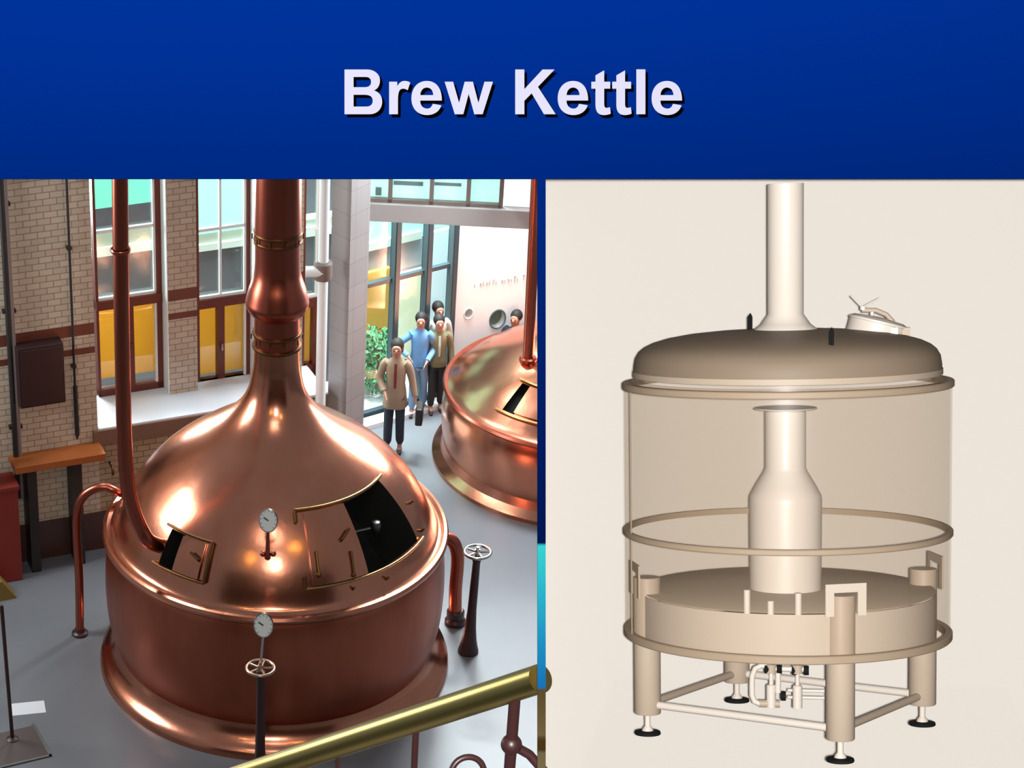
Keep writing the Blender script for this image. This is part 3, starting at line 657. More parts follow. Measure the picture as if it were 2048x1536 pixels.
# faint wall lettering (unreadable in the photo: a row of small grey strokes)
wt = thing('wall_lettering', 'faint grey line of small lettering high on the white wall', 'lettering', WW.w(*[WW.hit(948, 575)[0], -.01, WW.hit(948, 575)[1]]), WW.yaw)
x = 0; ink = mat('pale_grey_ink', (176, 190, 196), .7); W_ = WW.hit(1045, 575)[0]-WW.hit(948, 575)[0]; k = 0
while x < W_:
    h_ = random.choice((.05, .05, .08)); lmb = MB(); lmb.box(x, x+.012, 0, .008, 0, h_)
    if k % 2: lmb.box(x, x+.04, 0, .008, h_-.012, h_)
    lmb.build('letter', ink, wt, smooth=False)
    x += .05 if k % 6 else .09; k += 1

# beam and upper windows
b0 = on_floor(745, 905); b1 = on_floor(1075, 925); BW = Frame(b0, math.atan2(b1.y-b0.y, b1.x-b0.x))
def bh(px, py, d=0): return BW.hit(px, py, d)
ue = bh(1120, 450)[0]; us = bh(722, 430)[0]
zb0, zb1_ = bh(900, 451)[1], bh(900, 415)[1]; zt_ = bh(900, 250)[1]
o = MB().box(us, ue, 0, .35, zb0, zb1_).build('trim_3', M['grey_beam'], loc=BW.o, rot=(0,0,BW.yaw), smooth=False, bevel=.01); struct(o, 'grey concrete beam above the glass front', 'beam')
e_ = bpy.data.objects.new('window_7', None); COL.objects.link(e_); e_.location = BW.w(0, 0, zb1_); e_.rotation_euler = (0,0,BW.yaw); struct(e_, 'upper row of teal glazed windows above the grey beam', 'window')
fm = MB(); hh = zt_-zb1_
for px_ in (780, 863, 937, 1003): u_ = bh(px_, 385)[0]; fm.box(u_-.028, u_+.028, .05, .12, 0, hh)
fm.box(us, bh(1003, 385)[0], .05, .13, 0, .05).build('window_frame', mat('brown_grey_frame', (128, 116, 112), .5), e_, smooth=False)
M['teal_pane'] = mat('glowing_teal_glass', (190, 240, 228), .3, emit=(172, 246, 228), es=.78)  # emission stands in for daylight behind the panes
MB().box(us, bh(1003, 385)[0], .14, .15, 0, hh).build('pane', M['teal_pane'], e_, smooth=False)
gb = MB()
for pa, pb, ya, yb in ((786, 845, 369, 377), (868, 922, 372, 378), (750, 762, 382, 398)):
    gb.box(bh(pa, 375)[0], bh(pb, 375)[0], .125, .14, bh(pa, yb)[1]-zb1_, bh(pa, ya)[1]-zb1_)
gb.build('louvre', mat('louvre_grey', (120, 150, 150), .6), e_, smooth=False)
M['glow_panel'] = mat('glowing_white_panel', (235, 245, 242), .4, emit=(236, 255, 250), es=.75)  # white panel made emissive so it looks brightly lit
MB().box(bh(1006, 385)[0], ue, .14, .15, 0, hh).build('glowing_panel', M['glow_panel'], e_, smooth=False)

# =================================================================== KETTLES
def axis_z(px, py, Y0_): return on_y(px, py, Y0_).z
class Kettle:
    def __init__(s, cpx, cpy, prof, label, name='brew_kettle', lean=None):
        s.c = on_floor(cpx, cpy); Y = s.c.y
        s.prof = []
        for a, y in prof:
            Pp = on_y(cpx, y, Y); s.prof.append((a/scale_at(Pp), max(0, Pp.z)))
        s.root = thing(name, label, 'kettle', s.c)
    def r_at(s, i): return s.prof[i]
def smooth_prof(pts, n=5):
    out = []
    for i in range(len(pts)-1):
        p0 = pts[max(0, i-1)]; p1 = pts[i]; p2 = pts[i+1]; p3 = pts[min(len(pts)-1, i+2)]
        for k in range(n):
            t = k/n; out.append(tuple(.5*((2*p1[j])+(-p0[j]+p2[j])*t+(2*p0[j]-5*p1[j]+4*p2[j]-p3[j])*t*t+(-p0[j]+3*p1[j]-3*p2[j]+p3[j])*t**3) for j in (0, 1)))
    out.append(pts[-1]); return out

K1 = Kettle(548, 1311, [(343, 1311)], 'large copper brew kettle with tall chimney in the centre of the hall')
c1 = K1.c; Y1_ = c1.y
def kp(a, y, cpx=548, Y=None):
    Pp = on_y(cpx, y, Y or Y1_); return (a/scale_at(Pp), max(0, Pp.z))
base_p = [kp(347, 1311), kp(347, 1303), kp(344, 1297), kp(336, 1293), kp(326, 1287), kp(317, 1274), kp(315, 1262)]
drum_p = smooth_prof([kp(315, 1263), kp(321, 1248), kp(331, 1215), kp(337, 1170), kp(338.5, 1130), kp(337, 1095), kp(334, 1075), kp(330, 1064)], 4)
lip_p = [kp(330, 1066), kp(339, 1062), kp(344.5, 1057), kp(346, 1052), kp(343, 1047), kp(337, 1046), kp(328, 1050)]
dome_pp = smooth_prof([kp(330, 1049), kp(322, 1045), kp(315, 1034), kp(305, 1011), kp(289, 983), kp(266, 953), kp(234, 922), kp(198, 895), kp(160, 870), kp(125, 849), kp(99, 831), kp(80, 813), kp(66, 795), kp(56, 774), kp(50, 748), kp(46.5, 722), kp(46, 688)], 5)
ch_p = [kp(46.5, 722), kp(46, 690)]
stack_low = smooth_prof([kp(46, 690), kp(46, 660), kp(45.5, 628)], 3)
bulge_p = smooth_prof([kp(46, 629), kp(56, 622), kp(62, 612), kp(64, 604), kp(62, 594), kp(57, 575), kp(50, 556), kp(46.5, 540), kp(45.5, 515), kp(46, 478)], 4)
stack_up = [kp(47.5, 478), kp(47.5, 240)]
R1 = K1.root
def surf(prof, zz):
    for (r0_, z0_), (r1_, z1_) in zip(prof, prof[1:]):
        if min(z0_, z1_) <= zz <= max(z0_, z1_) and z0_ != z1_: return r0_+(r1_-r0_)*(zz-z0_)/(z1_-z0_)
    return 0
allp = base_p+drum_p+lip_p+dome_pp+stack_low+bulge_p+stack_up
def khit(px, py, prof, c):
    d = ray(px, py).normalized(); t = 22.0 if c.y > 30 else 18.0
    for i in range(6000):
        Pp = CP+d*t
        if 0 < Pp.z < 9 and math.hypot(Pp.x-c.x, Pp.y-c.y) <= surf(prof, Pp.z): return Pp-c
        t += .005
    return None
def az(v): return math.atan2(v.y, v.x)
def dome_mesh(prof, holes, seg=160):
    """lathe grid with azimuth/height windows left open"""
    azs = sorted(set([round(2*math.pi*i/seg-math.pi, 5) for i in range(seg)] + [round(h[k], 5) for h in holes for k in (0, 1)]))
    zs = []
    pr = list(prof)
    for h in holes:
        for zz in h[2:4]:
            for i in range(len(pr)-1):
                if pr[i][1] < zz < pr[i+1][1]: f_ = (zz-pr[i][1])/(pr[i+1][1]-pr[i][1]); pr.insert(i+1, (pr[i][0]+f_*(pr[i+1][0]-pr[i][0]), zz)); break
    n = len(azs); mb = MB(); vs = [Vector((r*math.cos(a_), r*math.sin(a_), z)) for r, z in pr for a_ in azs]; fs = []
    for j in range(len(pr)-1):
        for i in range(n):
            i2 = (i+1) % n; am = azs[i]+.5*((azs[i2]-azs[i]) % (2*math.pi)); zm_ = .5*(pr[j][1]+pr[j+1][1])
            if any(h[0] < am < h[1] and h[2] < zm_ < h[3] for h in holes): continue
            fs.append((j*n+i, j*n+i2, (j+1)*n+i2, (j+1)*n+i))
    mb.add(vs, fs); return mb
def patch(prof, a0, a1, z0, z1, off, thick, na=16, nz=10):
    """curved plate lying on the dome between azimuths and heights"""
    mb = MB(); vs = []
    for lay in (off+thick, off):
        for j in range(nz+1):
            z = z0+(z1-z0)*j/nz; r = surf(prof, z); e = .01; sl = (surf(prof, z-e)-surf(prof, z+e))/(2*e); nn = Vector((1, sl)).normalized()
            for i in range(na+1):
                a_ = a0+(a1-a0)*i/na; rr_ = r+nn.x*lay; vs.append(Vector((rr_*math.cos(a_), rr_*math.sin(a_), z+nn.y*lay)))
    W = na+1; Hn = (nz+1)*W; fs = []
    for j in range(nz):
        for i in range(na):
            q = j*W+i; fs.append((q, q+1, q+W+1, q+W)); fs.append((Hn+q, Hn+q+W, Hn+q+W+1, Hn+q+1))
    for j in range(nz):
        for i in (0, na): q = j*W+i; fs.append((q, q+W, Hn+q+W, Hn+q))
    for i in range(na):
        for j in (0, nz): q = j*W+i; fs.append((q, q+1, Hn+q+1, Hn+q))
    return mb.add(vs, fs)
def curve_on(prof, pts, off, n=12):
    out = []
    for (a0, z0), (a1, z1) in zip(pts, pts[1:]):
        for k in range(n):
            t = k/n; a_ = a0+(a1-a0)*t; z = z0+(z1-z0)*t; r = surf(prof, z)+off*.75; out.append(Vector((r*math.cos(a_), r*math.sin(a_), z+off*.65)))
    a_, z = pts[-1]; r = surf(prof, z)+off*.75; out.append(Vector((r*math.cos(a_), r*math.sin(a_), z+off*.65))); return out
# big opening
h = [khit(*p, dome_pp, c1) for p in ((683, 997), (764, 962), (833, 1090), (725, 1146))]
A0_, A1_ = (az(h[0])+az(h[3]))/2, (az(h[1])+az(h[2]))/2; Z1_, Z0_ = (h[0].z+h[1].z)/2, (h[2].z+h[3].z)/2
g_ = [khit(*p, dome_pp, c1) for p in ((340, 1057), (370, 1066), (352, 1143), (322, 1130))]
B0_, B1_ = (az(g_[0])+az(g_[3]))/2, (az(g_[1])+az(g_[2]))/2; Y1b, Y0b = (g_[0].z+g_[1].z)/2, (g_[2].z+g_[3].z)/2
holes = [(A0_, A1_, Z0_, Z1_), (B0_, B1_, Y0b, Y1b)]
MB().lathe(base_p, seg=160, caps=False).build('base_skirt', M['copper'], R1)
MB().lathe(drum_p, seg=160, caps=False).build('drum', M['copper_drum'], R1)
MB().lathe(lip_p, seg=160, caps=False).build('rim', M['copper'], R1)
dm = dome_mesh(dome_pp, holes).build('dome', M['copper'], R1)
MB().lathe(stack_low, seg=64, caps=False).build('lower_stack', M['copper_pipe'], R1)
MB().lathe(bulge_p, seg=64, caps=False).build('draught_bulge', M['copper_pipe'], R1)
MB().lathe(stack_up, seg=64, caps=False).build('upper_stack', M['copper_pipe'], R1)
for y in (690, 664, 480, 464):
    r_, z_ = kp(49, y); MB().lathe([(r_-.03, z_-.02), (r_, z_-.018), (r_+.006, z_), (r_, z_+.018), (r_-.03, z_+.02)], seg=64, caps=False).build('flange_ring', M['old_brass'], R1)
for a_ in range(10):
    for y in (672, 472):
        r_, z_ = kp(51.5, y); MB().tube([(r_*math.cos(a_*.628), r_*math.sin(a_*.628), z_-.03), (r_*math.cos(a_*.628), r_*math.sin(a_*.628), z_+.03)], .008, 8).build('flange_bolt', M['old_brass'], R1)
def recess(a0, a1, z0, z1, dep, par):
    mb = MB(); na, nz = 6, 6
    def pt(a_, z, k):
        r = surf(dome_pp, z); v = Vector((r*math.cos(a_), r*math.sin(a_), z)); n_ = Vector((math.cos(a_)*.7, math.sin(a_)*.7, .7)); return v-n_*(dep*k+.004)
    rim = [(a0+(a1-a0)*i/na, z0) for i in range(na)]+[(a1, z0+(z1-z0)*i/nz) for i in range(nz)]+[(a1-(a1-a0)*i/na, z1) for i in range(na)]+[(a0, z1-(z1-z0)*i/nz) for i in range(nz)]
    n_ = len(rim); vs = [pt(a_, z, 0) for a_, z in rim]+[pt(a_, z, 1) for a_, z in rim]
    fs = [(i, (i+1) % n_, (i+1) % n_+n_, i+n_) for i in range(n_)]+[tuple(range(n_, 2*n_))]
    return mb.add(vs, fs).build('hatch_shade_liner', M['black'], par, smooth=False)  # black liner stands in for the shade inside the dome
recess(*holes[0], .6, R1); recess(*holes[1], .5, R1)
# small grey metal pieces inside the large opening
am, zm_ = A0_+(A1_-A0_)*.62, Z0_+(Z1_-Z0_)*.42; r_ = surf(dome_pp, zm_)-.22
pc = Vector((r_*math.cos(am), r_*math.sin(am), zm_-.05))
MB().lathe([(.02, -.12), (.05, -.06), (.065, .03), (.05, .07), (.02, .08)], pc, 20).build('grey_fitting', M['steel'], R1)
MB().tube([pc, pc+Vector((-.42, -.02, -.10))], .02, 8).build('grey_shaft', M['steel'], R1)
# sliding doors and rails
dl = [khit(*p, dome_pp, c1) for p in ((602, 1010), (624, 1168))]; D0 = (az(dl[0])+az(dl[1]))/2
door = patch(dome_pp, D0, A0_+.004, Z0_+.01, Z1_-.01, .012, .022).build('sliding_door', M['copper'], R1)
sl = [khit(*p, dome_pp, c1) for p in ((412, 1080), (402, 1160))]; D1 = (az(sl[0])+az(sl[1]))/2
door2 = patch(dome_pp, B1_-.004, D1, Y0b+.01, Y1b-.01, .012, .02).build('sliding_door', M['copper'], R1)
def rail(a0, a1, z, m_=None, nm='door_rail', hook=0):
    pts = [(a0, z), (a1, z)]
    c_ = curve_on(dome_pp, pts, .035, 24)
    return MB().tube(c_, .016, 10).build(nm, m_ or M['brass'], R1)
rail(D0-.07, A1_+.05, Z1_+.015); rail(D0-.05, A1_+.05, Z0_-.02)
rail(B0_-.04, D1+.05, Y1b+.015, M['old_brass']); rail(B0_-.04, D1+.05, Y0b-.02, M['old_brass'])
for a_, z, dz, m_ in ((D0-.07, Z1_+.015, -.10, 'old_brass'), (D0-.05, Z0_-.02, .12, 'old_brass'), (D1+.05, Y1b+.015, -.12, 'old_brass'), (D1+.05, Y0b-.02, .34, 'old_brass')):
    MB().tube(curve_on(dome_pp, [(a_, z), (a_, z+dz)], .045, 4), .02, 8).build('rail_stop', M[m_], R1)
def handle(par, px, py, dx, dy):
    a1_, a2_ = khit(px, py, dome_pp, c1), khit(px+dx, py+dy, dome_pp, c1)
    n1 = Vector((a1_.x, a1_.y, 0)).normalized()*.7+Vector((0,0,.7))
    return MB().tube([a1_+n1*.03, a1_+n1*.09, a2_+n1*.09, a2_+n1*.03], .014, 8).build('door_handle', M['old_brass'], par)
handle(door, 692, 1062, -14, 22); handle(door2, 388, 1110, 14, 14)
for px_ in (634, 702):
    q1, q2 = khit(px_-4, 1105, dome_pp, c1), khit(px_+2, 1152, dome_pp, c1); n1 = Vector((q1.x, q1.y, 0)).normalized()*.7+Vector((0,0,.7))
    MB().tube([q1+n1*.03, q1+n1*.06, q2+n1*.06, q2+n1*.03], .015, 8).ball(q2+n1*.05, .03, 6).build('door_latch', M['old_brass'], door)
for px_, py in ((820, 1006), (842, 1062), (772, 1158), (705, 1178)):
    q = khit(px_, py, dome_pp+lip_p, c1)
    if q: n1 = Vector((q.x, q.y, 0)).normalized()*.6+Vector((0,0,.6)); MB().tube([q-n1*.01, q+n1*.07], [.018, .012], 8).build('rim_stud', M['old_brass'], R1)
# gauges
def gauge(c, r, facing, parent, stem=None):
    c = Vector(c); k0 = len(COL.objects)
    f_ = Vector(facing).normalized()
    g = MB().lathe([(r*.9, -.03), (r, -.025), (r, .012), (r*.94, .016)], c, 40, axis=f_).build('gauge_case', M['chrome'], parent)
    MB().lathe([(r*.9, .014), (r*.9, .018)], c, 40, axis=f_).build('gauge_dial', M['dial'], g)
    s_ = f_.cross(Vector((0,0,1))).normalized(); u_ = s_.cross(f_)
    b_ = Vector(c)+f_*.022
    MB().tube([b_, b_+(s_*.5+u_*.25)*r], .006, 6).build('gauge_needle', M['black_iron'], g)
    mk = MB()
    for i in range(11):
        a_ = math.radians(-135+27*i); d_ = s_*math.sin(a_)+u_*math.cos(a_); mk.tube([b_+d_*r*.74, b_+d_*r*.84], .003, 5)
    mk.build('dial_marks', M['black_iron'], g)
    for o in [g]+[x for x in COL.objects if x.parent == g]:
        for v in o.data.vertices: v.co.z = c.z+(v.co.z-c.z)*1.38
    return g
q = khit(535, 1108, dome_pp, c1); fc = (CP-(c1+q)).normalized(); fc = Vector((fc.x-.1, fc.y, fc.z*.5)).normalized()
gz = on_y(537, 1041, (c1+q).y-.12)-c1
gs = 19/scale_at(c1+gz)
gauge(gz, gs, fc, R1)
MB().tube([q-Vector((0,-.05,.03)), q+Vector((0, -.10, .02)), q+Vector((0, -.12, .10)), Vector((q.x, gz.y+.0, gz.z-gs))], [.03, .035, .025, .016], 12).build('gauge_stem', M['copper_pipe'], R1)
MB().ball(q+Vector((-.05, -.09, .06)), .035, 8).build('gauge_cock', M['copper_pipe'], R1)
MB().ball(q+Vector((.06, -.09, .06)), .035, 8).build('gauge_cock', M['copper_pipe'], R1)

# big vapour/feed pipe on the left of the dome
q = c1+khit(314, 1096, dome_pp, c1); Yp = q.y-.1
pts = [on_y(239, 150, Yp), on_y(240, 358, Yp), on_y(243, 600, Yp), on_y(248, 850, Yp), on_y(252, 930, Yp), on_y(258, 985, Yp), on_y(268, 1025, Yp), on_y(282, 1058, Yp), on_y(298, 1082, Yp), q+Vector((.08, .05, -.02))]
e_ = thing('feed_pipe', 'long copper feed pipe rising from the left of the big kettle dome', 'pipe', pts[-1])
for i in range(3): pass
def cat(pts, n=6):
    out = []
    for i in range(len(pts)-1):
        p0, p1, p2, p3 = pts[max(0,i-1)], pts[i], pts[i+1], pts[min(len(pts)-1,i+2)]
        for k in range(n):
            t = k/n; out.append(.5*((2*p1)+(-p0+p2)*t+(2*p0-5*p1+4*p2-p3)*t*t+(-p0+3*p1-3*p2+p3)*t**3))
    out.append(pts[-1]); return out
loc0 = pts[-1]
lp = cat([p-loc0 for p in pts]); MB().tube(lp, 15/scale_at(q), 24).build('pipe_run', M['copper_pipe'], e_)
zj = on_y(241, 500, Yp)-loc0; MB().lathe([(.10, -.02), (.106, -.01), (.106, .01), (.10, .02)], zj, 24, caps=False).build('pipe_joint', M['copper_pipe'], e_)
# thin overflow pipe far left
bp_ = on_floor(160, 1268); Yq = bp_.y
pp = [bp_+Vector((0,0,.02)), on_y(158, 1150, Yq), on_y(153, 1060, Yq), on_y(155, 1020, Yq), on_y(166, 994, Yq), on_y(186, 979, Yq), on_y(210, 974, Yq), on_y(236, 984, Yq), on_y(248, 1000, Yq)+Vector((.1,.25,-.1))]
e_ = thing('overflow_pipe', 'thin arched copper pipe from the floor to the left rim of the big kettle', 'pipe', bp_)
MB().tube(cat([p-bp_ for p in pp]), 8.5/scale_at(bp_), 16).build('pipe_run', M['copper_pipe'], e_)
MB().lathe([(.10, 0), (.10, .03), (.07, .05), (.06, .09)], seg=24).build('floor_flange', M['dark_iron'], e_)
# right elbow pipe
bp_ = on_floor(910, 1246); Yq = bp_.y
pp = [bp_+Vector((0,0,.05)), on_y(911, 1180, Yq), on_y(915, 1130, Yq), on_y(914, 1105, Yq), on_y(908, 1087, Yq), on_y(898, 1078, Yq), on_y(880, 1072, Yq)]
e_ = thing('drain_pipe', 'thick bent copper pipe from the floor to the right rim of the big kettle', 'pipe', bp_)
MB().tube(cat([p-bp_ for p in pp]), 13/scale_at(bp_), 20).build('pipe_run', M['copper_pipe'], e_)
MB().lathe([(.13, 0), (.13, .05), (.10, .08), (.11, .10), (.11, .18), (.09, .20)], seg=28).build('floor_flange', M['dark_iron'], e_)
# valve stands
def handwheel(c, R, parent, m_):
    hw = MB().ring(c, R, R*.13, n=36); 
    for i in range(5):
        a_ = i*2*math.pi/5; hw.tube([Vector(c), Vector(c)+Vector((math.cos(a_)*R, math.sin(a_)*R, 0))], R*.09, 8)
    hw.lathe([(R*.2, -.04), (R*.2, .04)], c, 16); hw.build('handwheel', m_, parent)
    MB().tube([Vector(c)-Vector((0,0,.1)), Vector(c)+Vector((0,0,.07))], .02, 10).build('spindle', m_, parent)
def stand(fpx, fpy, tpx, tpy, label, rpx=26, wmat=None, Yoff=0):
    b_ = on_floor(fpx, fpy); t_ = on_y(tpx, tpy, b_.y)-b_; h_ = t_.z
    e_ = thing('valve_stand', label, 'valve', b_)
    t0 = Vector((t_.x, 0, 0))
    def pr(z): return Vector((t_.x*z/h_, 0, z))
    zs = [0, .03, .08, .18, .35, .6, 1.0, h_-.14, h_-.10, h_-.05]; rs = [.125, .125, .11, .09, .07, .055, .05, .045, .06, .05]
    MB().tube([pr(z) for z in zs], rs, 24).build('column', M['dark_iron'], e_)
    handwheel(pr(h_), rpx/scale_at(b_+t_), e_, wmat or M['chrome']); return e_, b_, t_
stand(936, 1303, 955, 1104, 'dark valve stand with pale handwheel on the floor right of the big kettle', 26)
e2, b2, t2 = stand(520, 1585, 521, 1336, 'front valve stand with handwheel and round gauge before the big kettle', 28, mat('worn_metal', (178, 148, 128), .3, 1.))
gc = on_y(527, 1250, b2.y)-b2
gauge(gc, 20/scale_at(b2+gc), (-.08, -1, .25), e2)
MB().tube([t2, Vector((gc.x, gc.y, gc.z-.1))], .014, 8).build('gauge_stem', M['chrome'], e2)

# second kettle
K2c = on_floor(1150, 913); Y2 = K2c.y
def k2(a, y): return kp(a, y, 1150, Y2)
base2 = [k2(286, 913), k2(286, 906), k2(280, 902), k2(270, 896), k2(266, 880)]
drum2 = smooth_prof([k2(266, 881), k2(270, 860), k2(274, 825), k2(272, 795), k2(267, 778)], 4)
lip2 = [k2(267, 780), k2(273, 777), k2(276, 773), k2(273, 769), k2(266, 770)]
dome2 = smooth_prof([k2(266, 770), k2(255, 764), k2(235, 748), k2(205, 727), k2(165, 703), k2(125, 682), k2(90, 662), k2(65, 642), k2(48, 610), k2(40, 570)], 5)
R2 = thing('brew_kettle', 'second copper kettle partly cut off by the right edge of the opening', 'kettle', K2c)
h2 = [khit(*p, dome2, K2c) for p in ((1040, 768), (1062, 768), (1036, 828), (1006, 824))]
hole2 = []
if all(h2):
    hole2 = [((az(h2[0])+az(h2[3]))/2, (az(h2[1])+az(h2[2]))/2, (h2[2].z+h2[3].z)/2, (h2[0].z+h2[1].z)/2)]
MB().lathe(base2, seg=128, caps=False).build('base_skirt', M['copper'], R2)
MB().lathe(drum2, seg=128, caps=False).build('drum', M['copper'], R2)
MB().lathe(lip2, seg=128, caps=False).build('rim', M['copper_pipe'], R2)
dome_mesh(dome2, hole2, 128).build('dome', M['copper'], R2)
MB().lathe([k2(40, 571), k2(38, 240)], seg=48, caps=False).build('chimney', M['copper_pipe'], R2)
if hole2:
    a0, a1, z0, z1_ = hole2[0]
    patch(dome2, a0-.12, a1+.12, z0-.12, z1_+.12, -.16, .02).build('hatch_shade_liner', M['black'], R2)  # black sheet behind the hatch stands in for inside shade
    patch(dome2, a1-.004, a1+.30, z0+.01, z1_-.01, .012, .02).build('sliding_door', M['copper'], R2)
    MB().tube(curve_on(dome2, [(a0-.05, z0-.02), (a1+.35, z0-.02)], .03, 24), .018, 8).build('door_rail', M['brass'], R2)
    MB().tube(curve_on(dome2, [(a0-.05, z1_+.02), (a1+.35, z1_+.02)], .03, 24), .018, 8).build('door_rail', M['brass'], R2)
q = khit(1056, 722, dome2, K2c)
qq = K2c+q
e_ = thing('feed_pipe', 'copper pipe rising from the dome of the second kettle at the right edge', 'pipe', qq)
tp = on_y(1076, 300, qq.y)-qq
MB().tube([Vector((0,0,-.03)), tp*.5, tp], 11/scale_at(qq), 20).build('pipe_run', M['copper_pipe'], e_)
MB().lathe([(.11, -.02), (.12, .02), (.12, .05), (.10, .07)], seg=24).build('pipe_flange', M['copper_pipe'], e_)

# =================================================================== FOREGROUND BRASS RAILING (gallery edge)
def at_depth(px, py, Zd): return CP + ray(px, py)*Zd
ra, rb = at_depth(380, 1586, 6.55), at_depth(1081, 1357, 5.25)
rt = thing('stair_railing', 'gallery stair railing with thick brass handrail crossing the lower foreground', 'railing', (ra.x, ra.y, ra.z))
MB().tube([Vector((0,0,0)), rb-ra], [.034, .0345], 32).build('handrail', M['rail_brass'], rt)
def on_rail(px):
    best = min((i/400 for i in range(401)), key=lambda t: abs(PX0+F_PX*(((ra+(rb-ra)*t)-CP).dot(RT))/depth(ra+(rb-ra)*t)-px)); return (rb-ra)*best
for px_, r_ in ((676, .006), (833, .0085), (1032, .014)):
    p = on_rail(px_); MB().tube([p-Vector((0,0,.03)), p-Vector((0,0,1.0))], r_, 12).build('baluster', M['dark_iron'], rt)
p = on_rail(1032); MB().ball(p-Vector((0,0,.17)), .026, 8).build('baluster_knuckle', M['dark_iron'], rt)
p2 = p+Vector((.10, -.02, -.26)); MB().tube([p-Vector((0,0,.17)), p-Vector((-.045,0,.20)), p2], .012, 10).build('scroll_bar', M['dark_iron'], rt)
sc_c = on_rail(945)+Vector((0, 0, -.22)); n_ = Vector((.15, -.85, .3)).normalized()
MB().ring(sc_c, .042, .008, axis=n_, n=36).build('scroll_ring', M['dark_iron'], rt)
gs_ = MB().box(-3.2, 3.4, -1.2, 5.0, -.25, 0).build('gallery_floor', mat('gallery_concrete', (120, 116, 112), .8), smooth=False, loc=(0, 0, H-5.0)); gs_['kind'] = 'structure'; gs_['label'] = 'gallery floor below the frame that carries the board and railing'; gs_['category'] = 'floor'

o = MB().box(-12, 14, 5.2, 5.5, 0, H-5.26).build('wall_front', mat('dark_brown_gallery_wall', (66, 46, 36), .8, noise=.2), smooth=False); struct(o, 'dark wall under the gallery, facing the kettles')

